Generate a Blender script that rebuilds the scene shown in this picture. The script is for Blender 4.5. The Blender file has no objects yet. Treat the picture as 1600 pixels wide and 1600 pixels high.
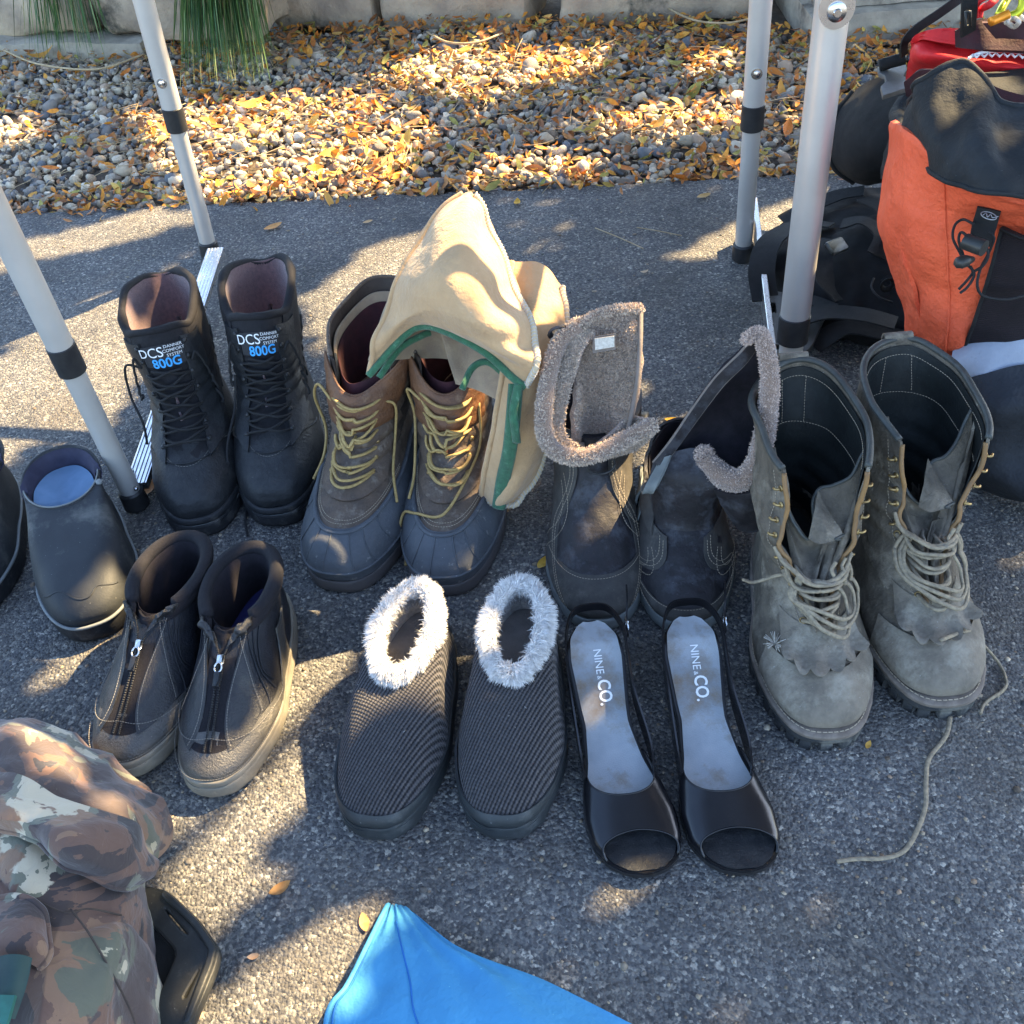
import bpy, math, random
import numpy as np
from mathutils import Matrix, Vector
random.seed(7); RNG = np.random.default_rng(11)
SC = bpy.context.scene
COL = SC.collection
rad = math.radians
# ---------------------------------------------------------------- camera
CAM_H, PITCH, ROLL, FPX = 0.95, rad(43), rad(-6.7), 1604.0
_fw = np.array([0, math.cos(PITCH), -math.sin(PITCH)]); _r0 = np.array([1.0, 0, 0]); _u0 = np.cross(_r0, _fw)
_rt = _r0*math.cos(ROLL)+_u0*math.sin(ROLL); _up = -_r0*math.sin(ROLL)+_u0*math.cos(ROLL)
CAM_C = np.array([0, 0, CAM_H])
cd = bpy.data.cameras.new('camera'); cam = bpy.data.objects.new('camera', cd); COL.objects.link(cam)
cd.sensor_width = 36; cd.sensor_height = 36; cd.lens = 36*FPX/1600; cd.clip_start = .02; cd.clip_end = 500
M = Matrix.Identity(4)
for i in range(3):
    M[i][0] = _rt[i]; M[i][1] = _up[i]; M[i][2] = -_fw[i]; M[i][3] = CAM_C[i]
cam.matrix_world = M
SC.camera = cam
def G(x, y, z=0.0):
    """point of the place at height z seen at photo position x, y"""
    d = _fw*FPX+_rt*(x-800)-_up*(y-800)
    return CAM_C+d*((z-CAM_C[2])/d[2])
def GY(x, y, Y):
    d = _fw*FPX+_rt*(x-800)-_up*(y-800)
    return CAM_C+d*(Y/d[1])
# ---------------------------------------------------------------- light
SUN_EL, SUN_AZ = rad(44), rad(30)           # azimuth measured from +X towards +Y
SV = np.array([math.cos(SUN_EL)*math.cos(SUN_AZ), math.cos(SUN_EL)*math.sin(SUN_AZ), math.sin(SUN_EL)])
w = bpy.data.worlds.new('World'); SC.world = w; w.use_nodes = True
nt = w.node_tree; nt.nodes.clear()
sky = nt.nodes.new('ShaderNodeTexSky'); sky.sky_type = 'NISHITA'; sky.sun_disc = False
sky.sun_elevation = SUN_EL; sky.sun_rotation = math.pi/2-SUN_AZ; sky.air_density = 1.0; sky.dust_density = 1.0; sky.ozone_density = 1.5
bg = nt.nodes.new('ShaderNodeBackground'); bg.inputs['Strength'].default_value = 0.115
wo = nt.nodes.new('ShaderNodeOutputWorld')
nt.links.new(sky.outputs[0], bg.inputs[0]); nt.links.new(bg.outputs[0], wo.inputs[0])
sl = bpy.data.lights.new('sun', 'SUN'); sl.energy = 5.0; sl.angle = rad(.5); sl.color = (1.0, .74, .40)
so = bpy.data.objects.new('sun', sl); COL.objects.link(so); so.location = (6, 4, 6)
so.rotation_euler = Vector(SV).to_track_quat('Z', 'Y').to_euler()
SC.view_settings.view_transform = 'Standard'; SC.view_settings.look = 'None'
SC.view_settings.exposure = 2.85; SC.view_settings.gamma = 1; SC.view_settings.use_curve_mapping = False
SC.render.engine = 'CYCLES'
# ---------------------------------------------------------------- materials
MATS = {}
def rgb(c):
    return (c[0], c[1], c[2], 1)
def mat(name, c1, c2=None, scale=30, rough=.7, bump=.0, bscale=200, c3=None, s3=8, a3=.5, metal=0, spec=.32, uv=None,
        sheen=0, trans=0, detail=4, coat=0, attr=None, w3=.12, alpha=1, rvar=.1):
    """procedural material: two tones by noise, an optional third tone (dust, wear) in patches, fine relief"""
    m = bpy.data.materials.new(name); m.use_nodes = True; n = m.node_tree; L = n.links
    b = n.nodes['Principled BSDF']; MATS[name] = m
    tc = n.nodes.new('ShaderNodeTexCoord')
    def noise(s, d=4, r=.6):
        t = n.nodes.new('ShaderNodeTexNoise'); t.inputs['Scale'].default_value = s; t.inputs['Detail'].default_value = d
        t.inputs['Roughness'].default_value = r; L.new(tc.outputs['Object'], t.inputs['Vector']); return t
    def ramp(src, a, z):
        r = n.nodes.new('ShaderNodeMapRange'); r.inputs['From Min'].default_value = a; r.inputs['From Max'].default_value = z
        L.new(src, r.inputs['Value']); return r.outputs[0]
    def mix(fac, a, z):
        x = n.nodes.new('ShaderNodeMix'); x.data_type = 'RGBA'
        L.new(fac, x.inputs[0])
        for v, k in ((a, 6), (z, 7)):
            if isinstance(v, tuple): x.inputs[k].default_value = v
            else: L.new(v, x.inputs[k])
        return x.outputs[2]
    c2 = c2 or tuple(v*.75 for v in c1)
    col = mix(ramp(noise(scale, detail).outputs[0], .35, .65), rgb(c1), rgb(c2))
    if attr:
        at = n.nodes.new('ShaderNodeAttribute'); at.attribute_name = attr
        x = n.nodes.new('ShaderNodeMix'); x.data_type = 'RGBA'; x.blend_type = 'MULTIPLY'; x.inputs[0].default_value = 1
        L.new(at.outputs['Color'], x.inputs[6]); L.new(col, x.inputs[7]); col = x.outputs[2]
    if c3:
        col = mix(ramp(noise(s3, 6, .7).outputs[0], a3, a3+w3), col, rgb(c3))
        col = mix(ramp(noise(420, 2, .5).outputs[0], .73, .84), col, rgb(tuple(min(.5, v*2.2+.06) for v in c3)))       # lint and grit
    L.new(col, b.inputs['Base Color'])
    rr = n.nodes.new('ShaderNodeMapRange'); rr.inputs['To Min'].default_value = max(.02, rough-rvar); rr.inputs['To Max'].default_value = min(1, rough+rvar)
    L.new(noise(scale*1.7).outputs[0], rr.inputs['Value']); L.new(rr.outputs[0], b.inputs['Roughness'])
    b.inputs['Metallic'].default_value = metal; b.inputs['Specular IOR Level'].default_value = spec
    if coat: b.inputs['Coat Weight'].default_value = coat; b.inputs['Coat Roughness'].default_value = .3
    if sheen: b.inputs['Sheen Weight'].default_value = sheen; b.inputs['Sheen Roughness'].default_value = .5
    if trans:
        tr = n.nodes.new('ShaderNodeBsdfTranslucent'); L.new(col, tr.inputs[0])
        ms = n.nodes.new('ShaderNodeMixShader'); ms.inputs[0].default_value = trans
        out = n.nodes['Material Output']; L.new(b.outputs[0], ms.inputs[1]); L.new(tr.outputs[0], ms.inputs[2]); L.new(ms.outputs[0], out.inputs[0])
    if bump:
        bp = n.nodes.new('ShaderNodeBump'); bp.inputs['Distance'].default_value = bump; bp.inputs['Strength'].default_value = 1
        L.new(noise(bscale, 4, .65).outputs[0], bp.inputs['Height']); L.new(bp.outputs[0], b.inputs['Normal'])
        if uv:                                        # (kind, scale, distance): woven ribs, in the sheet's own coordinates
            kind, us, ud, ang, dark = uv
            mp = n.nodes.new('ShaderNodeMapping'); mp.inputs['Rotation'].default_value[2] = rad(ang)
            L.new(tc.outputs['UV'], mp.inputs['Vector'])
            if kind == 'rib':
                L.new(tc.outputs['Object'], mp.inputs['Vector'])
                wv = n.nodes.new('ShaderNodeTexWave'); wv.inputs['Scale'].default_value = us; wv.inputs['Distortion'].default_value = .5
                wv.inputs['Detail'].default_value = 2; wv.inputs['Detail Scale'].default_value = 1.2; L.new(mp.outputs[0], wv.inputs['Vector']); h = wv.outputs['Fac']
                wv2 = n.nodes.new('ShaderNodeTexWave'); wv2.inputs['Scale'].default_value = us*1.15; wv2.bands_direction = 'Y'; wv2.inputs['Distortion'].default_value = 2
                L.new(mp.outputs[0], wv2.inputs['Vector'])
                mm = n.nodes.new('ShaderNodeMath'); mm.operation = 'MULTIPLY_ADD'; mm.inputs[1].default_value = .35
                L.new(wv2.outputs['Fac'], mm.inputs[0]); L.new(h, mm.inputs[2]); h = mm.outputs[0]
            elif kind == 'rows':
                wv = n.nodes.new('ShaderNodeTexWave'); wv.inputs['Scale'].default_value = us; wv.inputs['Distortion'].default_value = .6
                L.new(mp.outputs[0], wv.inputs['Vector']); h = wv.outputs['Fac']
            else:
                vo = n.nodes.new('ShaderNodeTexVoronoi'); vo.inputs['Scale'].default_value = us; vo.inputs['Randomness'].default_value = .15 if kind == 'mesh' else 1
                L.new(mp.outputs[0], vo.inputs['Vector']); h = vo.outputs['Distance']
            b2 = n.nodes.new('ShaderNodeBump'); b2.inputs['Distance'].default_value = ud; L.new(h, b2.inputs['Height']); L.new(bp.outputs[0], b2.inputs['Normal'])
            L.new(b2.outputs[0], b.inputs['Normal'])
            if dark is not None:
                L.new(mix(ramp(h, .25, 1.1), rgb(dark), col), b.inputs['Base Color'])
    if alpha < 1: b.inputs['Alpha'].default_value = alpha
    return m
# ---------------------------------------------------------------- mesh helpers
def mesh(name, V, F, m, parent=None, smooth=True, uvs=None, col=None, sharp=None):
    me = bpy.data.meshes.new(name)
    V = np.asarray(V, dtype=np.float32).reshape(-1, 3)
    if isinstance(F, np.ndarray):
        nf, k = F.shape
        me.vertices.add(len(V)); me.vertices.foreach_set('co', V.ravel())
        me.loops.add(nf*k); me.loops.foreach_set('vertex_index', F.astype(np.int32).ravel())
        me.polygons.add(nf); me.polygons.foreach_set('loop_start', np.arange(0, nf*k, k, dtype=np.int32))
        me.polygons.foreach_set('loop_total', np.full(nf, k, dtype=np.int32))
        me.update(calc_edges=True); me.validate()
    else:
        me.from_pydata([tuple(map(float, p)) for p in V], [], F)
    if smooth: me.polygons.foreach_set('use_smooth', [True]*len(me.polygons))
    if uvs is not None:
        uvl = me.uv_layers.new(name='UVMap'); li = np.zeros(len(me.loops), dtype=np.int32); me.loops.foreach_get('vertex_index', li)
        uvl.data.foreach_set('uv', np.asarray(uvs, dtype=np.float32)[li].ravel())
    if col is not None:
        ca = me.color_attributes.new('Col', 'FLOAT_COLOR', 'POINT')
        cc = np.ones((len(V), 4), dtype=np.float32); cc[:, :3] = col; ca.data.foreach_set('color', cc.ravel())
    me.update()
    if m is not None: me.materials.append(MATS[m] if isinstance(m, str) else m)
    o = bpy.data.objects.new(name, me); COL.objects.link(o)
    if parent is not None: o.parent = parent
    return o
def tag(o, label=None, cat=None, group=None, kind=None):
    if label: o['label'] = label
    if cat: o['category'] = cat
    if group: o['group'] = group
    if kind: o['kind'] = kind
    return o
def thing(name, label, cat, loc=(0, 0, 0), rz=0, group=None, rx=0, ry=0):
    o = bpy.data.objects.new(name, None); COL.objects.link(o); o.empty_display_size = .05
    o.location = loc; o.rotation_euler = (rx, ry, rz)
    return tag(o, label, cat, group)
def cr(P, n):
    """Catmull-Rom through points, n samples"""
    P = np.asarray(P, float); k = len(P)
    if k == 2: t = np.linspace(0, 1, n)[:, None]; return P[0]*(1-t)+P[1]*t
    s = np.linspace(0, k-1-1e-9, n); return crs(P, s)
def crs(P, s):
    P = np.asarray(P, float); k = len(P); s = np.asarray(s, float)
    i = np.clip(np.floor(s).astype(int), 0, k-2); t = (s-i)[..., None]
    def g(j):
        lo = 2*P[0]-P[1]; hi = 2*P[-1]-P[-2]
        Q = np.vstack([lo[None], P, hi[None]]); return Q[j+1]
    p0, p1, p2, p3 = g(i-1), g(i), g(i+1), g(i+2)
    return .5*((2*p1)+(-p0+p2)*t+(2*p0-5*p1+4*p2-p3)*t*t+(-p0+3*p1-3*p2+p3)*t**3)
def grid_faces(nu, nv, closed=False, base=0):
    """verts laid out [iv*nu+iu]"""
    iu = np.arange(nu if closed else nu-1); iv = np.arange(nv-1); A, B = np.meshgrid(iu, iv)
    A = A.ravel(); B = B.ravel(); A2 = (A+1) % nu
    return np.stack([B*nu+A, B*nu+A2, (B+1)*nu+A2, (B+1)*nu+A], 1)+base
def tube_vf(P, r, seg=8, flat=1.0, closed=False, upv=None):
    P = np.asarray(P, float); n = len(P); r = np.full(n, r) if np.isscalar(r) else np.asarray(r)
    T = np.gradient(P, axis=0)
    if closed: T = np.roll(P, -1, 0)-np.roll(P, 1, 0)
    T /= np.linalg.norm(T, axis=1)[:, None]+1e-12
    N = np.zeros_like(P); ref = np.array(upv if upv is not None else [0.1, .2, 1.0]); v = ref
    for i in range(n):
        v = ref if upv is not None else v
        v = v-T[i]*(v@T[i]); l = np.linalg.norm(v)
        if l < 1e-6: v = np.cross(T[i], [1, 0, 0]); l = np.linalg.norm(v)
        v = v/l; N[i] = v
    B = np.cross(T, N); a = np.linspace(0, 2*math.pi, seg, endpoint=False)
    V = P[:, None, :]+r[:, None, None]*(np.cos(a)[None, :, None]*B[:, None, :]+flat*np.sin(a)[None, :, None]*N[:, None, :])
    F = [tuple(f) for f in grid_faces(seg, n, True)]
    if closed: F += [((n-1)*seg+k, (n-1)*seg+(k+1) % seg, (k+1) % seg, k) for k in range(seg)]
    else: F += [tuple(range(seg))[::-1], tuple((n-1)*seg+k for k in range(seg))]
    return V.reshape(-1, 3), F
class MB:
    """collects pieces into one mesh"""
    def __init__(s): s.V = []; s.F = []; s.n = 0
    def add(s, V, F):
        V = np.asarray(V, float).reshape(-1, 3); s.F += [tuple(int(i)+s.n for i in f) for f in F]; s.V.append(V); s.n += len(V); return s
    def tube(s, P, r, seg=8, n=None, **k):
        P = cr(P, n) if n else np.asarray(P, float); return s.add(*tube_vf(P, r, seg, **k))
    def box(s, c, d, R=None, bev=0):
        x, y, z = [v/2 for v in d]; b = min(bev, x*.9, y*.9, z*.9)
        if b > 0:
            V = []; F = []
            for sx in (-1, 1):
                for sy in (-1, 1):
                    for sz in (-1, 1):
                        V += [(sx*x, sy*(y-b), sz*(z-b)), (sx*(x-b), sy*y, sz*(z-b)), (sx*(x-b), sy*(y-b), sz*z)]
            idx = lambda sx, sy, sz, k: ((sx > 0)*4+(sy > 0)*2+(sz > 0))*3+k
            for k, (a, bb) in enumerate((((0, 1, 0), (0, 0, 1)), ((1, 0, 0), (0, 0, 1)), ((1, 0, 0), (0, 1, 0)))):
                for sg in (-1, 1):
                    q = []
                    for p, r_ in ((-1, -1), (1, -1), (1, 1), (-1, 1)):
                        t = [0, 0, 0]; t[k] = sg; o2 = [j for j in range(3) if j != k]; t[o2[0]] = p; t[o2[1]] = r_; q.append(idx(*t, k))
                    F.append(q)
            for k in range(3):
                i, j = [q for q in range(3) if q != k]
                for a in (-1, 1):
                    for c_ in (-1, 1):
                        t1 = [0]*3; t2 = [0]*3; t1[i] = t2[i] = a; t1[j] = t2[j] = c_; t1[k] = -1; t2[k] = 1
                        F.append([idx(*t1, i), idx(*t2, i), idx(*t2, j), idx(*t1, j)])
            for sx in (-1, 1):
                for sy in (-1, 1):
                    for sz in (-1, 1): F.append([idx(sx, sy, sz, 0), idx(sx, sy, sz, 1), idx(sx, sy, sz, 2)])
            V = np.array(V)
        else:
            V = np.array([(a*x, b_*y, c_*z) for a in (-1, 1) for b_ in (-1, 1) for c_ in (-1, 1)])
            F = [(0, 1, 3, 2), (4, 6, 7, 5), (0, 4, 5, 1), (2, 3, 7, 6), (0, 2, 6, 4), (1, 5, 7, 3)]
        if R is not None: V = V@np.array(R).T
        return s.add(V+np.array(c), F)
    def prism(s, poly, z0, z1, R=None, c=(0, 0, 0)):
        n = len(poly); V = [(p[0], p[1], z0) for p in poly]+[(p[0], p[1], z1) for p in poly]
        F = [tuple(range(n))[::-1], tuple(range(n, 2*n))]+[(i, (i+1) % n, n+(i+1) % n, n+i) for i in range(n)]
        V = np.array(V, float)
        if R is not None: V = V@np.array(R).T
        return s.add(V+np.array(c), F)
    def build(s, name, m, parent=None, smooth=True):
        return mesh(name, np.vstack(s.V), s.F, m, parent, smooth)
def rotz(a): c, s_ = math.cos(a), math.sin(a); return np.array([[c, -s_, 0], [s_, c, 0], [0, 0, 1]])
def rotx(a): c, s_ = math.cos(a), math.sin(a); return np.array([[1, 0, 0], [0, c, -s_], [0, s_, c]])
def roty(a): c, s_ = math.cos(a), math.sin(a); return np.array([[c, 0, s_], [0, 1, 0], [-s_, 0, c]])
def autosmooth(o, ang=35):
    for p in o.data.polygons: p.use_smooth = True
    try: o.data.set_sharp_from_angle(angle=rad(ang))
    except Exception: pass
    return o
# smooth value noise (vectorised, for shaping)
_PT = RNG.random((64, 64, 64)).astype(np.float32)*2-1
def vnoise(P, s=1.0, seed=0):
    Q = np.asarray(P, float)*s+seed*17.31; i = np.floor(Q).astype(int); f = Q-i; f = f*f*(3-2*f); r = 0
    for dx in (0, 1):
        for dy in (0, 1):
            for dz in (0, 1):
                wgt = (f[..., 0] if dx else 1-f[..., 0])*(f[..., 1] if dy else 1-f[..., 1])*(f[..., 2] if dz else 1-f[..., 2])
                r = r+wgt*_PT[(i[..., 0]+dx) % 64, (i[..., 1]+dy) % 64, (i[..., 2]+dz) % 64]
    return r
def fbm(P, s=1.0, o=3, seed=0):
    return sum(vnoise(P, s*2**k, seed+k)/2**k for k in range(o))
def tex2mesh(body, size, font_mat, place, name, parent, extrude=.0, align='CENTER', sx=1.0, spacing=1.0, bold=0):
    """letters as thin mesh; place(x, y) -> 3-D point on the surface that carries them"""
    cu = bpy.data.curves.new('letters', 'FONT'); cu.body = body; cu.size = size; cu.align_x = align; cu.align_y = 'CENTER'
    cu.space_character = spacing; cu.offset = bold; cu.resolution_u = 3
    ob = bpy.data.objects.new('letters', cu); COL.objects.link(ob)
    dg = bpy.context.evaluated_depsgraph_get(); me = bpy.data.meshes.new_from_object(ob.evaluated_get(dg))
    V = [place(v.co.x*sx, v.co.y) for v in me.vertices]; F = [tuple(p.vertices) for p in me.polygons]
    bpy.data.objects.remove(ob); bpy.data.meshes.remove(me)
    return mesh(name, V, F, font_mat, parent, False)
# ================================================================= SETTING
def asphalt_mat():
    m = bpy.data.materials.new('asphalt'); m.use_nodes = True; n = m.node_tree; L = n.links; b = n.nodes['Principled BSDF']; MATS['asphalt'] = m
    tc = n.nodes.new('ShaderNodeTexCoord')
    def vor(s, f='F1', o='Color'):
        v = n.nodes.new('ShaderNodeTexVoronoi'); v.inputs['Scale'].default_value = s; v.feature = f; L.new(tc.outputs['Object'], v.inputs['Vector']); return v
    def noi(s, d=5):
        t = n.nodes.new('ShaderNodeTexNoise'); t.inputs['Scale'].default_value = s; t.inputs['Detail'].default_value = d; t.inputs['Roughness'].default_value = .65
        L.new(tc.outputs['Object'], t.inputs['Vector']); return t
    def ramp(src, els):
        r = n.nodes.new('ShaderNodeValToRGB'); L.new(src, r.inputs[0])
        e = r.color_ramp.elements
        while len(e) < len(els): e.new(.5)
        for q, (p, c) in zip(e, els): q.position = p; q.color = rgb(c)
        return r.outputs[0]
    def sepx(src):
        s = n.nodes.new('ShaderNodeSeparateColor'); L.new(src, s.inputs[0]); return s.outputs[0]
    v1 = vor(300); v2 = vor(105); v3 = vor(620)
    # aggregate of mixed greys; a few pale and warm chips
    c1 = ramp(sepx(v1.outputs['Color']), [(0, (.048, .048, .050)), (.35, (.088, .088, .089)), (.7, (.132, .130, .124)), (.92, (.20, .19, .17)), (1, (.36, .34, .29))])
    c2 = ramp(sepx(v2.outputs['Color']), [(0, (.055, .055, .058)), (.5, (.105, .104, .103)), (.88, (.18, .165, .14)), (1, (.40, .38, .33))])
    def mix(f, a, z, bt='MIX'):
        x = n.nodes.new('ShaderNodeMix'); x.data_type = 'RGBA'; x.blend_type = bt
        if isinstance(f, float): x.inputs[0].default_value = f
        else: L.new(f, x.inputs[0])
        for q, k in ((a, 6), (z, 7)):
            if isinstance(q, tuple): x.inputs[k].default_value = q
            else: L.new(q, x.inputs[k])
        return x.outputs[2]
    def mr(src, a, z, lo=0., hi=1.):
        r = n.nodes.new('ShaderNodeMapRange'); r.inputs[1].default_value = a; r.inputs[2].default_value = z; r.inputs[3].default_value = lo; r.inputs[4].default_value = hi
        L.new(src, r.inputs[0]); return r.outputs[0]
    pick = mr(noi(90, 3).outputs[0], .55, .60)
    col = mix(pick, c1, c2)
    binder = mr(noi(190, 4).outputs[0], .36, .50)
    col = mix(binder, rgb((.040, .040, .044)), col)
    stain = mr(noi(4.2, 8).outputs[0], .32, .68, .62, 1.25)
    st = n.nodes.new('ShaderNodeCombineColor'); [L.new(stain, st.inputs[k]) for k in range(3)]
    col = mix(1.0, col, st.outputs[0], 'MULTIPLY')
    dirt = mr(noi(7.5, 7).outputs[0], .50, .72, 0., .55); col = mix(dirt, col, mix(.5, col, rgb((.13, .105, .075))))
    L.new(col, b.inputs['Base Color']); b.inputs['Roughness'].default_value = .78; b.inputs['Specular IOR Level'].default_value = .35
    # relief: stones proud of the binder, pits between
    def bump(h, d, prev=None):
        x = n.nodes.new('ShaderNodeBump'); x.inputs['Distance'].default_value = d; L.new(h, x.inputs['Height'])
        if prev: L.new(prev, x.inputs['Normal'])
        return x.outputs[0]
    inv = n.nodes.new('ShaderNodeMath'); inv.operation = 'SUBTRACT'; inv.inputs[0].default_value = 1; L.new(v1.outputs['Distance'], inv.inputs[1])
    nb = bump(noi(42, 5).outputs[0], .004)
    nb = bump(inv.outputs[0], .0022, nb); nb = bump(noi(300, 4).outputs[0], .0017, nb)
    L.new(nb, b.inputs['Normal'])
asphalt_mat()
mat('soil', (.10, .075, .05), (.05, .04, .03), 40, .95, .01, 60)
mat('pebble', (1, 1, 1), (.75, .75, .76), 300, .75, .0008, 600, attr='Col')
mat('leaf_litter', (1, 1, 1), (.72, .66, .6), 160, .6, .0006, 300, attr='Col', trans=.18, spec=.3)
mat('stone_block', (.44, .345, .235), (.26, .205, .15), 9, .9, .006, 55, c3=(.07, .065, .05), s3=5, a3=.56)
mat('paver', (.40, .35, .27), (.27, .24, .19), 22, .9, .003, 130, c3=(.12, .10, .08), s3=6, a3=.55)
mat('grass_blade', (1, 1, 1), (.7, .75, .6), 60, .5, attr='Col', trans=.3)
mat('straw', (.42, .33, .2), (.3, .22, .12), 60, .7)
mat('bark', (.09, .07, .05), (.05, .04, .03), 25, .9, .01, 40)
mat('gobo_leaf', (.16, .14, .03), (.08, .10, .03), 6, .6, trans=.12)
mat('aluminium', (.56, .54, .50), (.50, .48, .445), 12, .38, .00015, 900, metal=.45, rvar=.06, c3=(.42, .40, .38), s3=40, a3=.72)
mat('aluminium_bar', (.66, .66, .66), (.55, .55, .56), 40, .28, metal=1.0, rvar=.06)
mat('black_plastic', (.018, .018, .019), (.03, .03, .03), 60, .42, .0002, 700)
mat('steel', (.6, .6, .6), (.5, .5, .5), 60, .25, metal=1)
mat('table_slat', (.5, .5, .5), (.45, .45, .45), 60, .5, metal=.7)

EX = [-1.9, -1.5]+[G(x, y)[0] for x, y in ((0, 336), (300, 320), (620, 306), (900, 292), (1200, 275))]+[.95, 1.4, 2.0]
EY = [2.16, 2.15]+[G(x, y)[1] for x, y in ((0, 336), (300, 320), (620, 306), (900, 292), (1200, 275))]+[1.84, 1.78, 1.72]
def edge_y(x): return np.interp(x, EX, EY)
tag(mesh('ground', [(-40, -40, -.09), (40, -40, -.09), (40, 40, -.09), (-40, 40, -.09)], [(0, 1, 2, 3)], 'soil', smooth=False), kind='structure')
xs = np.arange(-2.6, 2.6, .006); ys = edge_y(xs)+.008*vnoise(np.stack([xs, xs*0, xs*0], 1), 25, 3)+.005*vnoise(np.stack([xs, xs*0, xs*0], 1), 110, 4)
top = [(-20, -20), (20, -20), (20, 1.6)]+[(a, c) for a, c in zip(xs[::-1], ys[::-1])]+[(-20, 2.3)]
n_ = len(top)
V = [(a, c, 0) for a, c in top]+[(a, c+(.006 if c > 0 else 0), -.05) for a, c in top]
F = [tuple(range(n_))]+[(i, n_+i, n_+(i+1) % n_, (i+1) % n_) for i in range(n_)]
tag(mesh('asphalt', V, F, 'asphalt', smooth=False), kind='structure')
# soil bed under the gravel
gx = np.linspace(-3.2, 3.2, 80); gy = np.linspace(0, 1, 30); GX, T = np.meshgrid(gx, gy)
GYY = edge_y(GX)-.03+T*(3.8-edge_y(GX)); GZ = -.022+.012*T+.006*vnoise(np.stack([GX, GYY, GX*0], 2), 8)
bed = tag(mesh('gravel_bed', np.stack([GX, GYY, GZ], 2), grid_faces(80, 30), 'soil'), kind='structure')
def bed_z(x, y): return -.018+.012*np.clip((y-edge_y(x))/1.5, 0, 1)+.012*vnoise(np.stack([x, y, x*0], -1), 5, 5)
def ico(sub=1):
    import bmesh
    bm = bmesh.new(); bmesh.ops.create_icosphere(bm, subdivisions=sub, radius=1); bm.verts.ensure_lookup_table()
    V = np.array([v.co[:] for v in bm.verts]); F = np.array([[v.index for v in f.verts] for f in bm.faces]); bm.free(); return V, F
I2V, I2F = ico(2); I1V, I1F = ico(1)
def rock_proto(base, k):
    V = base.copy(); rs = np.random.default_rng(k)
    for _ in range(rs.integers(5, 9)):                       # flattened facets of broken gravel
        d = rs.normal(size=3); d /= np.linalg.norm(d); c = rs.uniform(.55, .85); s_ = V@d; V -= np.where(s_ > c, s_-c, 0)[:, None]*d
    V *= 1+.10*vnoise(V, 1.6, k)[:, None]
    return V*np.array([1, rs.uniform(.6, .95), rs.uniform(.45, .8)])
PROTO = [rock_proto(I2V, k) for k in range(16)]
PALETTE = np.array([1.5, 1.42, 1.30])*np.array([(.24, .22, .19), (.17, .165, .16), (.10, .11, .125), (.30, .26, .20), (.36, .31, .235), (.42, .37, .29), (.18, .145, .115), (.28, .21, .155), (.48, .43, .35), (.12, .115, .11), (.26, .23, .185)])
def rand_rot(n, flat=.5):
    a = RNG.uniform(0, 2*math.pi, n); tx = RNG.normal(0, flat, n); ty = RNG.normal(0, flat, n)
    return [rotz(a[i])@rotx(tx[i])@roty(ty[i]) for i in range(n)]
def scatter_rocks(X, Y, Z, S):
    n = len(X); R = rand_rot(n); VV = []; FF = []; CC = []; b = 0; pal = PALETTE[RNG.integers(0, len(PALETTE), n)]*RNG.uniform(.75, 1.2, (n, 1))
    for i in range(n):
        P = PROTO[i % 16]; VV.append(P@R[i].T*S[i]+(X[i], Y[i], Z[i])); FF.append(I2F+b); b += len(P); CC.append(np.repeat(pal[i][None], len(P), 0))
    return np.vstack(VV), np.vstack(FF), np.vstack(CC)
def stones_back(x): return np.interp(x, [-1.6, -1.3, -.2, .77, .85, 1.5], [3.3, 3.27, 3.02, 2.74, 2.54, 2.54])
NP = 13500
px_ = RNG.uniform(-1.55, 1.45, NP*2); t_ = RNG.uniform(-.0, 1, NP*2)**.9; py_ = edge_y(px_)+.006+t_*(stones_back(px_)+.03-edge_y(px_))
keep = RNG.random(NP*2) < (stones_back(px_)-edge_y(px_))/1.2; px_ = px_[keep][:NP]; py_ = py_[keep][:NP]
ps_ = RNG.gamma(6, .00122, len(px_))+.0032; pz_ = bed_z(px_, py_)+RNG.uniform(-.006, .012, len(px_))
near = np.argsort(-(ps_/np.sqrt(py_**2+.9)))[:160]; rest = np.setdiff1d(np.arange(len(px_)), near)
V, F, C_ = scatter_rocks(px_[rest], py_[rest], pz_[rest], ps_[rest])
tag(mesh('gravel', V, F, 'pebble', bed, col=C_), kind='stuff')
pm = []
for k in range(24):
    c_ = PALETTE[k % len(PALETTE)]*(.85+.3*random.random())
    me_o = mesh('pebble', PROTO[k % 16], I2F, 'pebble', bed, col=np.repeat(c_[None], len(I2V), 0)); pm.append(me_o)
RR_ = rand_rot(len(near), .35)
for q, i in enumerate(near):
    o = pm[q] if q < 24 else pm[q % 24].copy()
    if q >= 24: COL.objects.link(o); o.parent = bed
    o.location = (px_[i], py_[i], pz_[i]+.005); o.rotation_euler = Matrix(RR_[q].tolist()).to_euler(); o.scale = (ps_[i]*1.1,)*3
# leaves: small pointed ovals, curled and folded
def leaf_vf(curl, fold, wd=.42, nl=5):
    V = []; 
    for i in range(nl+1):
        t = i/nl; x = (t-.5)*2; wv_ = wd*math.sin(math.pi*min(1, t*.97+.03))**.8; z = curl*x*x
        V += [(x, -wv_, z+fold*wv_), (x, 0, z), (x, wv_, z+fold*wv_)]
    F = []
    for i in range(nl):
        a = i*3; F += [(a, a+3, a+4, a+1), (a+1, a+4, a+5, a+2)]
    return np.array(V), np.array(F)
LP = [leaf_vf(random.uniform(-.5, .6), random.uniform(-.2, .9), random.uniform(.28, .5)) for _ in range(14)]
LPAL = np.array([1.10, .94, .95])*np.array([(.62, .30, .05), (.70, .40, .07), (.55, .22, .04), (.66, .45, .12), (.42, .20, .06), (.35, .18, .07), (.60, .50, .12), (.35, .38, .10), (.50, .28, .10), (.30, .15, .06), (.72, .34, .04)])
NL = 9000
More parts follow.
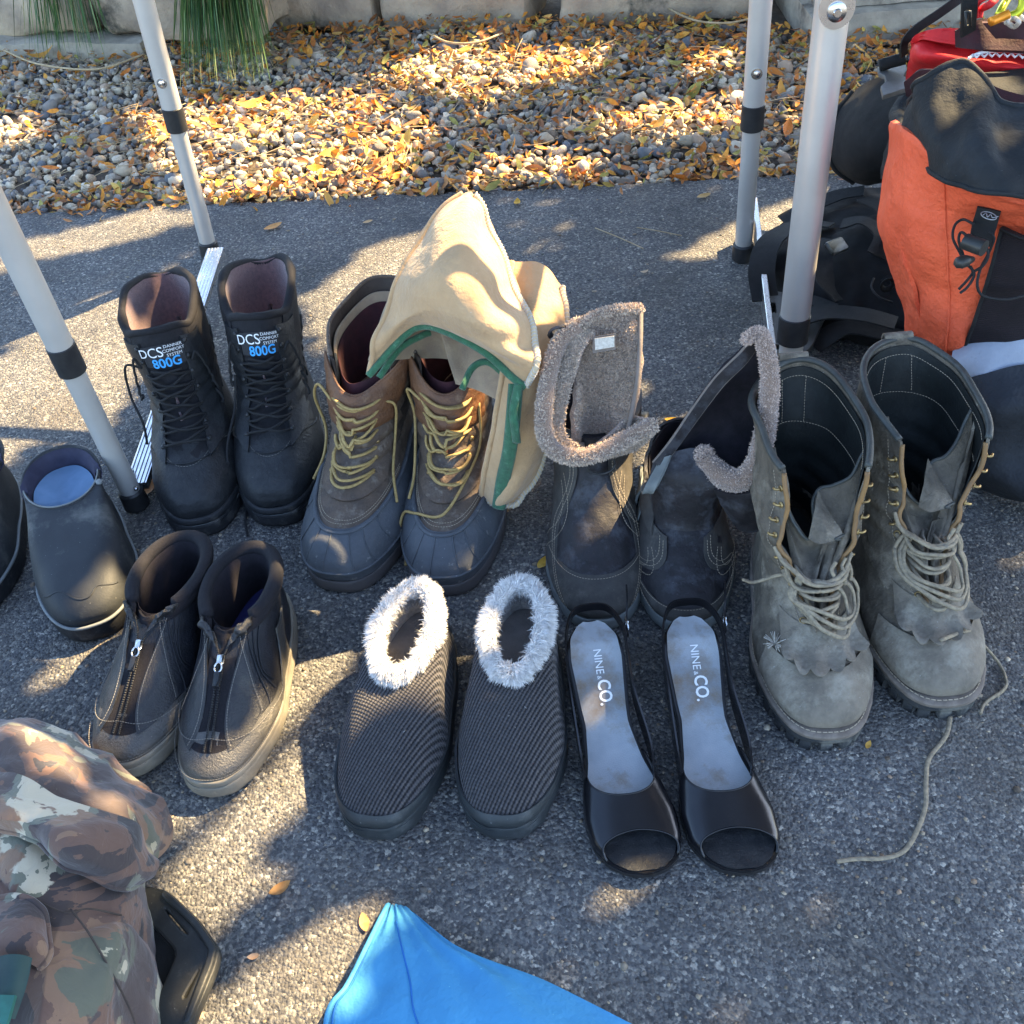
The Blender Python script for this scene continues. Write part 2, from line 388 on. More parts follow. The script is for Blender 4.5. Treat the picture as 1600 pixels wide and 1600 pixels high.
lx = RNG.uniform(-1.55, 1.45, NL*3); lt = RNG.uniform(-.05, 1.03, NL*3); ly = edge_y(lx)+lt*(stones_back(lx)-edge_y(lx))
cl = fbm(np.stack([lx, ly, lx*0], 1), 4, 3, 9)
dens = .20+.50*np.clip((lx+1.0)/1.0, 0, 1)+.7*np.clip((lt-.72)/.2, 0, 1)+.6*np.clip((.14-lt)/.1, 0, 1)+.45*cl
dens = np.where(lt < 0, dens*.55*np.exp(lt/.012), dens)
k_ = RNG.random(NL*3) < np.clip(dens, .05, 1.0)*.44; lx = lx[k_][:NL]; ly = ly[k_][:NL]; lt = lt[k_][:NL]
ls = RNG.gamma(7, .0014, len(lx))+.0022; lz = bed_z(lx, ly)+RNG.uniform(.008, .026, len(lx))+.018*np.clip((lt-.8)/.2, 0, 1)
lz = np.where(lt < .004, .004, lz)
lR = rand_rot(len(lx), .45); lc = LPAL[RNG.integers(0, len(LPAL), len(lx))]*RNG.uniform(.75, 1.1, (len(lx), 1))
big = np.argsort(-(ls/np.sqrt(ly**2+.9)))[:130]; oth = np.setdiff1d(np.arange(len(lx)), big)
def leaf_heap(idx):
    VV = []; FF = []; CC = []; b = 0
    for i in idx:
        P, Fq = LP[i % 14]; VV.append(P@lR[i].T*ls[i]+(lx[i], ly[i], lz[i])); FF.append(Fq+b); b += len(P); CC.append(np.repeat(lc[i][None], len(P), 0))
    return np.vstack(VV), np.vstack(FF), np.vstack(CC)
V, F, C_ = leaf_heap(oth); tag(mesh('leaf_litter', V, F, 'leaf_litter', bed, col=C_), kind='stuff')
lm = []
for k in range(28):
    c_ = LPAL[k % len(LPAL)]*(.85+.25*random.random()); P, Fq = LP[k % 14]
    lm.append(mesh('leaf', P, Fq, 'leaf_litter', bed, col=np.repeat(c_[None], len(P), 0)))
for q, i in enumerate(big):
    o = lm[q] if q < 28 else lm[q % 28].copy()
    if q >= 28: COL.objects.link(o); o.parent = bed
    o.location = (lx[i], ly[i], lz[i]+.004); o.rotation_euler = Matrix(lR[i].tolist()).to_euler(); o.scale = (ls[i]*1.15,)*3
# dry needles and twigs over the gravel
mb = MB()
for _ in range(750):
    x = random.uniform(-1.5, 1.4); t = random.random()**.8; y = float(edge_y(x))+.0+t*(float(stones_back(x))-float(edge_y(x))); a = random.uniform(0, math.pi); l = random.uniform(.02, .06)
    z = float(bed_z(np.array(x), np.array(y)))+.018+random.uniform(0, .012)
    d = np.array([math.cos(a), math.sin(a), random.uniform(-.2, .2)])*l; c = np.array([x, y, z]); k = np.array([-d[1], d[0], 0])*random.uniform(-.3, .3)
    mb.tube([c-d, c+k, c+d], random.uniform(.0005, .0011), 3, 5)
tag(mb.build('dry_needles', 'straw', bed), kind='stuff')
for pts, lab in (([(667, 50), (700, 66), (745, 66), (785, 52)], 'pale dry stem curved on leaves before the middle stone'),
                 ([(1030, 5), (1080, 30), (1130, 36), (1170, 30)], 'long pale stem arching beside the right leg'),
                 ([(5, 78), (60, 100), (150, 108), (225, 85)], 'long thin brown root lying before the low paver')):
    m_ = MB(); m_.tube([G(x, y, .035) for x, y in pts], .0028, 6, 24); tag(m_.build('dry_stem', 'straw'), lab, 'twig')
m_ = MB(); m_.tube([G(x, y, .004) for x, y in ((930, 356), (965, 370), (1005, 388))], .0011, 5, 14); tag(m_.build('twig', 'straw'), 'thin dark twig lying on the shaded asphalt', 'twig')
m_ = MB(); m_.tube([G(x, y, .004) for x, y in ((995, 355), (1030, 361), (1065, 368))], .0010, 5, 14); tag(m_.build('twig', 'straw'), 'thin straight pale twig on asphalt near the rear right leg', 'twig')
# loose leaves on the asphalt, each its own
LOOSE = [(427, 354, 15, .6, (.62, .32, .1), 'two-winged orange leaf on the asphalt behind the black boots'),
         (1050, 656, 12, 2.9, (.75, .47, .05), 'yellow leaf on asphalt between the grey fleece boots'),
         (808, 316, 10, 1.4, (.72, .42, .06), 'orange leaf just off the gravel behind the tan liner'),
         (575, 346, 8, .4, (.6, .4, .2), 'tiny tan leaf on asphalt near the gravel edge'),
         (848, 879, 15, 1.0, (.62, .38, .05), 'curled yellow leaf against the left fleece boot'),
         (438, 1388, 17, .5, (.46, .24, .08), 'brown chip shaped leaf on the shaded asphalt in front'),
         (569, 1440, 15, 1.8, (.55, .30, .12), 'brown leaf beside the corner of the blue cloth'),
         (231, 764, 20, 1.4, (.58, .22, .05), 'orange leaf against the toe of the left printed boot'),
         (1007, 424, 7, .3, (.55, .42, .28), 'tiny pale leaf on asphalt behind the fleece boots'),
         (1100, 306, 12, .4, (.5, .33, .12), 'brown leaf at the foot of the gravel by the rear right leg'),
         (1357, 1163, 8, .9, (.6, .36, .08), 'small yellow leaf under the toe of the left logger boot'),
         (396, 1494, 9, .1, (.5, .33, .2), 'faint tan leaf lying in the front sun patch')]
for q, (x, y, s, a, c, lab) in enumerate(LOOSE):
    p = G(x, y, .003); P, Fq = leaf_vf(.18+.1*(q % 3), .25+.1*(q % 2), .5, 8); d = np.linalg.norm(p-CAM_C); sc_ = s*d/FPX
    Pw = P*sc_@rotz(a).T; Pw[:, 2] -= Pw[:, 2].min()
    o = mesh('fallen_leaf', Pw, Fq, 'leaf_litter', col=np.repeat(np.array(c)[None], len(P), 0)); o.location = (p[0], p[1], .0015); tag(o, lab, 'leaf', 'loose leaves on the asphalt')
# loose chips proud of the asphalt
CH = 7500
cy = RNG.uniform(.25, 2.15, CH); cx = RNG.uniform(-.75, .75, CH)*(cy+.35); ok = cy < edge_y(cx)-.01; cx = cx[ok]; cy = cy[ok]
csz = RNG.gamma(1.8, .00065, len(cx))+.0008
b_, VV, FF, CC = 0, [], [], []
R_ = rand_rot(len(cx), .25)
for i in range(len(cx)):
    P = rock_proto(I1V, i % 9) if i < 9 else PR9[i % 9]
    if i == 0: PR9 = []
    if i < 9: PR9.append(P)
    VV.append(P@R_[i].T*csz[i]*(1, 1, .5)+(cx[i], cy[i], csz[i]*.05)); FF.append(I1F+b_); b_ += len(P)
    CC.append(np.repeat((PALETTE[RNG.integers(0, len(PALETTE))]*RNG.uniform(.3, .75))[None], len(P), 0))
tag(mesh('asphalt_chips', np.vstack(VV), np.vstack(FF), 'pebble', col=np.vstack(CC)), kind='stuff')
# ---- rough stone blocks of the low wall
def rough_block(p0, p1, h, dep, m, z0=-.02, amp=.012, seed=0, res=.018, rnd=.02):
    """front bottom edge from p0 to p1 (x,y); returns verts, faces of a rough rounded block"""
    p0 = np.array(p0[:2]); p1 = np.array(p1[:2]); L_ = np.linalg.norm(p1-p0); ex = (p1-p0)/L_; ey = np.array([-ex[1], ex[0]])
    V, F = [], []; b = 0
    d = np.array([L_, dep, h])
    for ax in range(3):
        for sg in (0, 1):
            i, j = [k for k in range(3) if k != ax]; ni = max(3, int(d[i]/res)); nj = max(3, int(d[j]/res))
            A, B = np.meshgrid(np.linspace(0, d[i], ni), np.linspace(0, d[j], nj)); P = np.zeros(A.shape+(3,)); P[..., i] = A; P[..., j] = B; P[..., ax] = sg*d[ax]
            V.append(P.reshape(-1, 3)); F.append(grid_faces(ni, nj, False, b)); b += ni*nj
    V = np.vstack(V); F = np.vstack(F); c = d/2; Q = V-c; inn = np.clip(Q, -(c-rnd), c-rnd); o_ = Q-inn; l = np.linalg.norm(o_, axis=1)[:, None]; Q = inn+np.where(l > 0, o_/np.maximum(l, 1e-9)*rnd, 0)
    n3 = np.stack([fbm(Q, 9, 4, seed+k*5) for k in range(3)], 1); Q = Q+n3*amp
    Q = Q+c
    W = np.zeros_like(Q); W[:, :2] = p0+Q[:, :1]*ex+Q[:, 1:2]*ey; W[:, 2] = z0+Q[:, 2]
    o = mesh('stone_block' if m == 'stone_block' else 'paver', W, F, m)
    return o
BL = [(-210, 55, 148, 58, 'broad rough tan stone at the far left behind the first grass clump'), (158, 58, 412, 58, 'rough tan stone between the two grass clumps'), (424, 50, 592, 46, 'rough shaded stone right of the big grass clump'),
      (602, 46, 828, 46, 'rough tan stone in the middle with leaves at both ends'), (872, 42, 1178, 30, 'long rough tan stone before the rear right leg')]
for k, (x0, y0, x1, y1, lab) in enumerate(BL):
    z_ = .045 if k < 2 else -.0
    tag(rough_block(G(x0, y0, z_), G(x1, y1, z_), .26, .30, 'stone_block', z_-.01, .016, seed=k*7, rnd=.03), lab, 'stone', 'rough stones of the low wall')
tag(rough_block(G(-120, 92, 0), G(226, 92, 0), .065, .2, 'paver', -.02, .006, 40, rnd=.012), 'low thin paver under the far left wall stone', 'paver')
# stepped edging slabs at the right
a_, b2 = G(1266, 76, 0), G(1620, 40, 0)
tag(rough_block(a_, b2, .085, .5, 'paver', -.015, .0035, 50, rnd=.008), 'lower of two stacked concrete slabs behind the backpacks', 'slab', 'stacked concrete slabs')
ex_ = (b2-a_)/np.linalg.norm(b2-a_); ey_ = np.array([-ex_[1], ex_[0], 0])
tag(rough_block(a_+ey_*.035+ex_*.02, b2+ey_*.035, .085, .42, 'paver', .071, .0035, 53, rnd=.008), 'upper of two stacked concrete slabs behind the backpacks', 'slab', 'stacked concrete slabs')
# ---- grass hanging over the stones
def grass(name, cx0, cx1, ytip, n, lab, root_y=-150, seed=0, spread=60):
    rs = np.random.default_rng(seed); V, F, C_ = [], [], []; b = 0
    for i in range(n):
        u = rs.random(); tx = cx0+(cx1-cx0)*u+rs.normal(0, spread*.25); ty = ytip*(rs.uniform(.35, 1.0))
        R = G((cx0+cx1)/2+(u-.5)*(cx1-cx0)*.35+rs.normal(0, 8), root_y, .27); R = R+rs.normal(0, .012, 3)
        T = G(tx, ty, .03+.10*rs.random()*(1-ty/ytip)+.01)
        T = T-np.array([0, .05*rs.random(), 0])
        m1 = R*.72+T*.28+np.array([0, 0, .10+.04*rs.random()]); m2 = R*.3+T*.7+np.array([0, -.02, .06+.03*rs.random()])
        P = cr([R, m1, m2, T], 9); wd = rs.uniform(.0014, .0028)*np.array([1, 1, 1, 1, .95, .9, .75, .5, .1])
        d = np.cross(np.gradient(P, axis=0), [0.3*rs.normal(), 1, .5]); d /= np.linalg.norm(d, axis=1)[:, None]+1e-9
        V += [P-d*wd[:, None], P+d*wd[:, None]]
        for k in range(8): F.append((b+k, b+k+1, b+9+k+1, b+9+k))
        b += 18; c = np.array([(.10, .19, .06), (.07, .14, .05), (.20, .26, .09), (.05, .10, .04), (.42, .38, .18)][rs.choice(5, p=[.35, .3, .17, .12, .06])])*rs.uniform(.8, 1.2); C_.append(np.repeat(c[None], 18, 0))
    o = mesh(name, np.vstack(V), F, 'grass_blade', col=np.vstack(C_)); tag(o, lab, 'grass')
grass('grass_clump', 55, 165, 92, 150, 'thin green grass clump hanging over the far left stone', seed=1)
grass('grass_clump', 292, 425, 128, 420, 'dense green grass clump hanging over stones beside the rear left leg', seed=2, spread=40)
grass('grass_clump', 178, 212, 42, 30, 'few short grass blades hanging between the two larger clumps', seed=3)
# ================================================================= folding table (legs in view, top above the frame)
tb = thing('folding_frame', 'aluminium folding frame whose four telescoping legs stand around the shoes', 'frame', (G(215, 790)[0], 1.4, 0))
TO = np.array(tb.location)
def leg_axis(pb, pt, ht, r1, r2, hc, foot=True, upper_from=None, bolt=None, bracket=None, z0=0.0, top=.74):
    B = np.array(pb); T_ = np.array(pt); d = (T_-B); d /= d[2]
    at = lambda z: B+d*(z-B[2])-TO
    col_z = hc
    m = MB(); m.tube([at(z) for z in np.linspace(z0+.02, col_z+.05, 5)], r2, 28); leg = m.build('leg', 'aluminium', tb); autosmooth(leg)
    m = MB(); m.tube([at(z) for z in np.linspace(col_z+.012, top, 5)], r1, 32); u = m.build('upper_tube', 'aluminium', leg); autosmooth(u)
    m = MB(); zz = [col_z-.022, col_z-.021, col_z+.019, col_z+.02]; m.tube([at(z) for z in zz], np.array([r1*.98, r1*1.08, r1*1.08, r1*1.02]), 32); c = m.build('collar', 'black_plastic', leg); autosmooth(c)
    if foot:
        m = MB(); m.tube([at(z) for z in (z0+.001, z0+.004, z0+.03, z0+.033)], np.array([r2*1.15, r2*1.3, r2*1.22, r2*1.05]), 28); f = m.build('foot_cap', 'black_plastic', leg); autosmooth(f)
    if bolt:
        c_ = at(bolt[0]); a = bolt[1]; q = np.array([math.cos(a), math.sin(a), .0])
        m = MB(); m.tube([c_+q*(r1-.002), c_+q*(r1+.0012), c_+q*(r1+.0014)], np.array([.0085, .0085, .006]), 20); m.tube([c_+q*(r1+.001), c_+q*(r1+.004), c_+q*(r1+.0052)], np.array([.0055, .005, .0005]), 20)
        bo = m.build('push_button', 'steel', leg); autosmooth(bo, 50)
    return at
LFb, LRb, RRb = G(215, 790), G(330, 400), G(1160, 405)
RFb = np.array([.42, 1.19, 0.])
LFa = leg_axis(LFb, G(0, 345, .455), .455, .0166, .0143, .265)
LRa = leg_axis(LRb, G(224, 0, .468), .468, .0172, .0148, .273, bolt=(.34, rad(-95)))
RRa = leg_axis(RRb, G(1189, 0, .437), .437, .0170, .0148, .262, bolt=(.335, rad(-100)))
# front right leg: thicker, with the hinge plate at its head
RFa = leg_axis(RFb, G(1302, 0, .55), .55, .0200, .0165, .125)
m = MB(); c_ = RFa(.545); q = np.array([-.12, -.99, 0]); sx_ = np.array([.99, -.12, 0]); up_ = np.array([0, 0, 1.])
ring = [(math.cos(a)*.019, math.sin(a)*.019 if math.sin(a) > -.3 else math.sin(a)*.019) for a in np.linspace(0, 2*math.pi, 28, endpoint=False)]
pl = [c_+q*.0222+sx_*x*1.05+up_*(y*1.2+.004) for x, y in ring]; pl2 = [p+q*.002 for p in pl]
m.add(pl+pl2, [tuple(range(28))[::-1], tuple(range(28, 56))]+[(i, (i+1) % 28, 28+(i+1) % 28, 28+i) for i in range(28)])
hp = m.build('hinge_plate', 'aluminium_bar', tb, False)
m = MB(); m.tube([c_+q*.024, c_+q*.027, c_+q*.0285], np.array([.011, .0105, .007]), 24); m.tube([c_+q*.0284, c_+q*.0305], np.array([.005, .004]), 16); autosmooth(m.build('rivet', 'steel', hp), 50)
# ground bars between the feet: fluted channel on the left, thin flat bar on the right
def fluted(A, B, wd, th, name, n=5):
    A = np.array(A); B = np.array(B); d = B-A; L_ = np.linalg.norm(d); d /= L_; s_ = np.cross(d, [0, 0, 1.]); s_ /= np.linalg.norm(s_); u_ = np.cross(s_, d)
    prof = []; 
    for k in range(n*4+1):
        x = -wd/2+wd*k/(n*4); z = th/2+(.0009 if (k % 4) in (1, 2) else 0); prof.append((x, z))
    prof = [(-wd/2, -th/2)]+prof+[(wd/2, -th/2)]
    V = [A+s_*x+u_*z-TO for x, z in prof]+[B+s_*x+u_*z-TO for x, z in prof]; k = len(prof)
    F = [tuple(range(k)), tuple(range(k, 2*k))[::-1]]+[(i, k+i, k+(i+1) % k, (i+1) % k) for i in range(k)]
    return mesh(name, V, F, 'aluminium_bar', tb, False)
br = fluted(G(214, 760, .03), G(338, 392, .055), .030, .012, 'crossbar')
for x, y in ((207, 738), (213, 765)):
    m = MB(); p = G(x, y, .04)-TO; m.tube([p, p+(0, 0, .004)], .003, 10); m.build('rivet', 'steel', br)
A = G(1178, 322, .06)-TO; B = G(1212, 600, .05)-TO; m = MB()
d_ = (B-A); s_ = np.cross(d_, [0, 0, 1.]); s_ /= np.linalg.norm(s_)
mx = np.stack([s_, d_/np.linalg.norm(d_), np.cross(s_, d_/np.linalg.norm(d_))], 1)
m.box((A+B)/2, (.009, np.linalg.norm(d_), .034), mx, .001); m.build('crossbar', 'aluminium_bar', tb, False)
# rails that join the legs above the frame
TP = [LFa(.74), RFa(.74), RRa(.74), LRa(.74)]
m = MB(); cc_ = sum(TP)/4
for a, b in zip(TP, TP[1:]+TP[:1]): m.tube([a, b], .013, 10)
m.build('frame_rail', 'aluminium', tb)
# ================================================================= the tree added out of view to cast the shade pattern
# sunlit patches as they lie in the place: polygons (photo position, height); leaves are cut away so sun falls on them
LIT = [([(-40, 600), (60, 505), (150, 468), (300, 430), (215, 600), (190, 640), (150, 700), (60, 690), (-40, 745)], .0),
       ([(-60, 400), (230, 325), (330, 335), (230, 372), (0, 425)], .0),
       ([(470, 470), (560, 395), (700, 345), (760, 335), (640, 420), (560, 500), (500, 560)], .0),
       ([(1060, 390), (1180, 330), (1300, 290), (1330, 330), (1200, 400), (1010, 410)], .0),
       ([(240, 1360), (480, 1205), (560, 1225), (400, 1330), (470, 1350), (350, 1440), (235, 1420)], .0),
       ([(300, 1540), (600, 1390), (640, 1440), (480, 1640), (250, 1640)], .0),
       # gravel
       ([(-20, 175), (60, 180), (80, 215), (-20, 220)], .0), ([(180, 170), (420, 150), (560, 140), (680, 190), (620, 290), (480, 306), (300, 312), (250, 250)], .0),
       ([(560, 125), (700, 70), (880, 40), (960, 60), (940, 110), (800, 150), (760, 170)], .0), ([(740, 250), (860, 230), (960, 250), (900, 280), (720, 290)], .0),
       ([(900, 170), (1080, 160), (1170, 150), (1160, 200), (960, 210)], .0), ([(1060, 80), (1160, 70), (1150, 110), (1070, 120)], .0), ([(1200, 150), (1260, 170), (1240, 210)], .0),
       # things
       ([(590, 560), (620, 400), (720, 300), (800, 370), (885, 440), (890, 560), (860, 650), (800, 620), (700, 510)], .33),
       ([(860, 600), (880, 500), (1000, 480), (990, 640), (900, 700)], .22), ([(840, 560), (880, 580), (850, 720), (790, 790), (760, 760)], .16), ([(1060, 540), (1200, 510), (1210, 640), (1130, 640)], .22),
       ([(175, 480), (300, 420), (330, 480), (240, 500)], .22), ([(330, 460), (440, 405), (470, 440), (400, 460)], .22), ([(490, 620), (620, 560), (790, 600), (760, 730), (520, 720)], .17),
       ([(90, 960), (150, 900), (250, 890), (200, 980), (110, 1000)], .05), ([(140, 1100), (190, 1000), (240, 980), (235, 1050), (180, 1130)], .07), ([(330, 1000), (400, 970), (330, 1060)], .1),
       ([(380, 1130), (440, 1060), (500, 1000), (500, 1130), (380, 1140)], .05), ([(270, 1210), (440, 1140), (470, 1160), (390, 1260), (270, 1260)], .04), ([(170, 1180), (250, 1170), (230, 1250), (170, 1220)], .05),
       ([(560, 1070), (575, 980), (650, 915), (740, 940), (740, 1060), (610, 1110)], .08), ([(-20, 1210), (20, 1110), (120, 1120), (250, 1220), (260, 1300), (200, 1280), (120, 1230)], .14),
       ([(1390, 100), (1480, 50), (1620, 70), (1620, 160), (1530, 120), (1420, 130)], .42)]
def shadow_xy(P): P = np.asarray(P); return P[..., :2]-SV[:2]*(P[..., 2:]/SV[2])
LITP = [shadow_xy(np.array([G(x, y, h) for x, y in poly])) for poly, h in LIT]
LITP = [P+(P-P.mean(0))/np.linalg.norm(P-P.mean(0), axis=1)[:, None]*.012 for P in LITP]      # room for the leaves' own size
def inside(poly, X, Y):
    r = np.zeros(len(X), bool); n = len(poly); j = n-1
    for i in range(n):
        xi, yi = poly[i]; xj, yj = poly[j]
        c = ((yi > Y) != (yj > Y)) & (X < (xj-xi)*(Y-yi)/(yj-yi+1e-12)+xi); r ^= c; j = i
    return r
gobo = thing('shade_gobo', 'leafy tree added out of view at the right, gapped to cast the shade pattern', 'gobo', (4.3, 4.6, 0))
NT = 64000
sx = RNG.uniform(-2.4, 1.9, NT); sy = RNG.uniform(-.5, 3.9, NT); hz = RNG.uniform(1.9, 2.5, NT)
dapple = fbm(np.stack([sx*1, sy*1, sx*0], 1), 3.2, 3, 21); k_ = dapple > -.95
# leaves whose shade would fall on a sunlit patch are dropped
for P in LITP: k_ &= ~inside(P, sx, sy)
sx, sy, hz = sx[k_], sy[k_], hz[k_]; cx_ = sx+SV[0]*hz/SV[2]; cy_ = sy+SV[1]*hz/SV[2]
hexa = np.array([(math.cos(a), .62*math.sin(a), 0) for a in np.linspace(0, 2*math.pi, 6, endpoint=False)]); 
Rt = np.array(Vector(SV).to_track_quat('Z', 'Y').to_matrix())
VV = []
aa = RNG.uniform(0, 6.3, len(sx)); ss = RNG.uniform(.02, .036, len(sx)); ti = RNG.normal(0, .35, (len(sx), 2))
for i in range(len(sx)): VV.append((hexa*ss[i])@(Rt@rotz(aa[i])@rotx(ti[i, 0])@roty(ti[i, 1])).T+(cx_[i]-4.3, cy_[i]-4.6, hz[i]))
tag(mesh('gobo_leaves', np.vstack(VV), np.arange(len(sx)*6).reshape(-1, 6), 'gobo_leaf', gobo, False), kind='stuff')
m = MB(); m.tube([(0, 0, 0), (-.05, -.05, .8), (-.25, -.3, 1.6), (-.6, -.9, 2.3)], np.linspace(.09, .05, 20), 10, 20); m.build('gobo_trunk', 'bark', gobo)  # woody parts dress the added leaf screen
for ex2, ey2 in ((-2.6, -3.0), (-3.2, -1.2), (-1.4, -3.2), (-2.8, .1), (.2, -2.2), (-1.0, .4)):
    m = MB(); m.tube([(-.2, -.25, 1.55), (ex2*.4-.2, ey2*.4-.3, 2.15), (ex2*.75, ey2*.75, 2.6), (ex2, ey2, 2.65)], np.linspace(.035, .008, 16), 7, 16); m.build('gobo_limb', 'bark', gobo)
# ================================================================= surfaces for shoes
def lin(a, b): return lambda t: a+(b-a)*t
KX, KY, KZ = 1.0, 1.0, 1.0
class Loft:
    """rings stacked from the sole to the rim. u runs round the shoe from the toe (0) over local +x (.25) to the heel (.5); v goes up.
    row: yb, yf, hw, zb, zm, zf, heel, waist, ball, pinch, xc, bend"""
    def __init__(s, rows, deform=None, lean=(0, 0), crum=0., cs=0):
        s.R = np.array([list(r)+[0]*(12-len(r)) for r in rows], float); s.R[:, [0, 1]] *= KY; s.R[:, [2, 10, 11]] *= KX; s.R[:, 3:6] *= KZ; s.deform = deform; s.lean = lean; s.crum = crum; s.cs = cs
    def raw(s, u, v):
        u = np.asarray(u, float); v = np.asarray(v, float); n = len(s.R); q = crs(s.R, np.clip(v, 0, 1)*(n-1-1e-6))
        yb, yf, hw, zb, zm, zf, ph, pw, pb, p, xc, bd = [q[..., k] for k in range(12)]
        a = 2*math.pi*u; t = (1+np.cos(a))/2; sn = np.sin(a)
        def sm(x): x = np.clip(x, 0, 1); return x*x*(3-2*x)
        pr = np.where(t < .4, ph+(pw-ph)*sm((t-.12)/.28), pw+(pb-pw)*sm((t-.4)/.30))
        x = xc+hw*pr*np.sign(sn)*np.abs(sn)**np.clip(p, .3, 2)+bd*np.maximum(0, t-.35)**2*2.2
        z = zb*(1-t)*(1-2*t)+4*zm*t*(1-t)+zf*t*(2*t-1)
        y = yb+(yf-yb)*t
        P = np.stack([x, y, z], -1)
        if s.deform: P = s.deform(P, u, v)
        if s.crum:
            k = (np.clip((P[..., 2]-.05)/.12, 0, 1)*s.crum); P = P+np.stack([vnoise(P, 17, s.cs)*k, vnoise(P, 19, s.cs+3)*k, vnoise(P, 14, s.cs+6)*k*.6], -1)
        return P
    def S(s, u, v, off=0.):
        u, v = np.broadcast_arrays(np.asarray(u, float), np.asarray(v, float)); P = s.raw(u, v); e = .002
        du = s.raw(u+e, v)-s.raw(u-e, v); dv = s.raw(u, np.minimum(v+.01, 1))-s.raw(u, np.maximum(v-.01, 0))
        N = np.cross(dv, du); N /= np.linalg.norm(N, axis=-1)[..., None]+1e-12
        if np.isscalar(off) or np.ndim(off) == 0: return P+N*off
        return P+N*np.asarray(off)[..., None]
    def N(s, u, v): return s.S(u, v, 1.0)-s.S(u, v, 0.0)
def fn(x): return x if callable(x) else (lambda t, x=x: x+0*np.asarray(t, float))
def is_full(a, b): return (not callable(a)) and (not callable(b)) and abs(b-a-1) < 1e-6
def patch(L, name, m, parent, u0=0., u1=1., v0=0., v1=1., nu=72, nv=20, off=0., th=.002, noise=0., ns=60, seed=0, puff=0., ubyv=False, lab=None, kind=None):
    full = (not callable(u0)) and (not callable(u1)) and abs(u1-u0-1) < 1e-6
    i = np.linspace(0, 1, nu+1)[:-1] if full else np.linspace(0, 1, nu); j = np.linspace(0, 1, nv)
    I, J = np.meshgrid(i, j)
    if callable(u0) or callable(u1):
        Vv = fn(v0)(J)+(fn(v1)(J)-fn(v0)(J))*J if not callable(v0) and not callable(v1) else J; U = fn(u0)(Vv)+(fn(u1)(Vv)-fn(u0)(Vv))*I; V = fn(v0)(U)+(fn(v1)(U)-fn(v0)(U))*J
    else: U = u0+(u1-u0)*I; V = fn(v0)(U)+(fn(v1)(U)-fn(v0)(U))*J
    o = (0 if callable(off) else off)+puff*np.sin(math.pi*J)**.6*(1 if full else np.sin(math.pi*np.clip(I, 0, 1))**.25)
    if callable(off): o = off(U, V)
    A = L.S(U, V, o)
    if noise: A = A+L.N(U, V)*(noise*fbm(A, ns, 3, seed))[..., None]
    B = A-L.N(U, V)*th
    nuu = A.shape[1]; P = np.vstack([A.reshape(-1, 3), B.reshape(-1, 3)]); nA = A.shape[0]*nuu
    F = [grid_faces(nuu, nv, full), grid_faces(nuu, nv, full, nA)[:, ::-1]]
    def strip(ids):
        a = np.array(ids[:-1]); b = np.array(ids[1:]); F.append(np.stack([a, b, b+nA, a+nA], 1))
    e1 = list(range(nuu)); e2 = [(nv-1)*nuu+k for k in range(nuu)]
    if full: e1.append(0); e2.append((nv-1)*nuu)
    strip(e1[::-1]); strip(e2)
    if not full: strip([k*nuu for k in range(nv)]); strip([k*nuu+nuu-1 for k in range(nv)][::-1])
    UV = np.stack([U*.62, V*.30], -1).reshape(-1, 2)
    o_ = mesh(name, P, np.vstack(F), m, parent, uvs=np.vstack([UV, UV])); autosmooth(o_, 55)
    if lab: o_['label'] = lab
    if kind: o_['kind'] = kind
    return o_
def cap(L, name, m, parent, v, off=0., z=0, n=72, dz=0):
    """flat sheet that fills one ring (insole, bottom)"""
    u = np.linspace(0, 1, n, endpoint=False); A = L.S(u, v, off); A[:, 2] += dz; c = A.mean(0); rings = [c+(A-c)*k for k in (1, .8, .6, .4, .2)]
    V = np.vstack(rings+[c[None]]); F = [tuple(f) for f in grid_faces(n, 5, True)]+[(4*n+k, 4*n+(k+1) % n, 5*n) for k in range(n)]
    return mesh(name, V, F, m, parent)
def rim(L, name, m, parent, v=1., r=.004, off=0., u0=0., u1=1., n=96, flat=1., noise=0., seed=0, lab=None, seg=10):
    full = abs(u1-u0-1) < 1e-6; u = np.linspace(u0, u1, n, endpoint=not full); P = L.S(u, fn(v)(u), off); rr = np.full(n, r)
    if noise: rr = rr*(1+noise*vnoise(P, 45, seed))
    o = mesh(name, *tube_vf(P, rr, seg, flat, closed=full), m, parent)
    if lab: o['label'] = lab
    return o
def path_on(L, pts, n, off=.001): q = cr(pts, n); return L.S(q[:, 0], q[:, 1], off)
def dashes(MBo, P, r=.00045, dash=.0028, gap=.0014):
    d = np.r_[0, np.cumsum(np.linalg.norm(np.diff(P, axis=0), axis=1))]; s = 0
    while s+dash < d[-1]:
        q = [np.array([np.interp(x, d, P[:, k]) for k in range(3)]) for x in (s, s+dash)]; MBo.tube(q, r, 4); s += dash+gap
def stitches(L, name, m, parent, lines, off=.0006, r=.00045, dash=.0028, gap=.0014):
    b = MB()
    for ln in lines: dashes(b, path_on(L, ln, 60, off), r, dash, gap)
    o = b.build(name, m, parent, False); o['kind'] = 'stuff'; return o
def seams(L, name, m, parent, lines, off=.0004, r=.0009):
    for ln in lines: mesh(name, *tube_vf(path_on(L, ln, 50, off), r, 6, .6), m, parent)
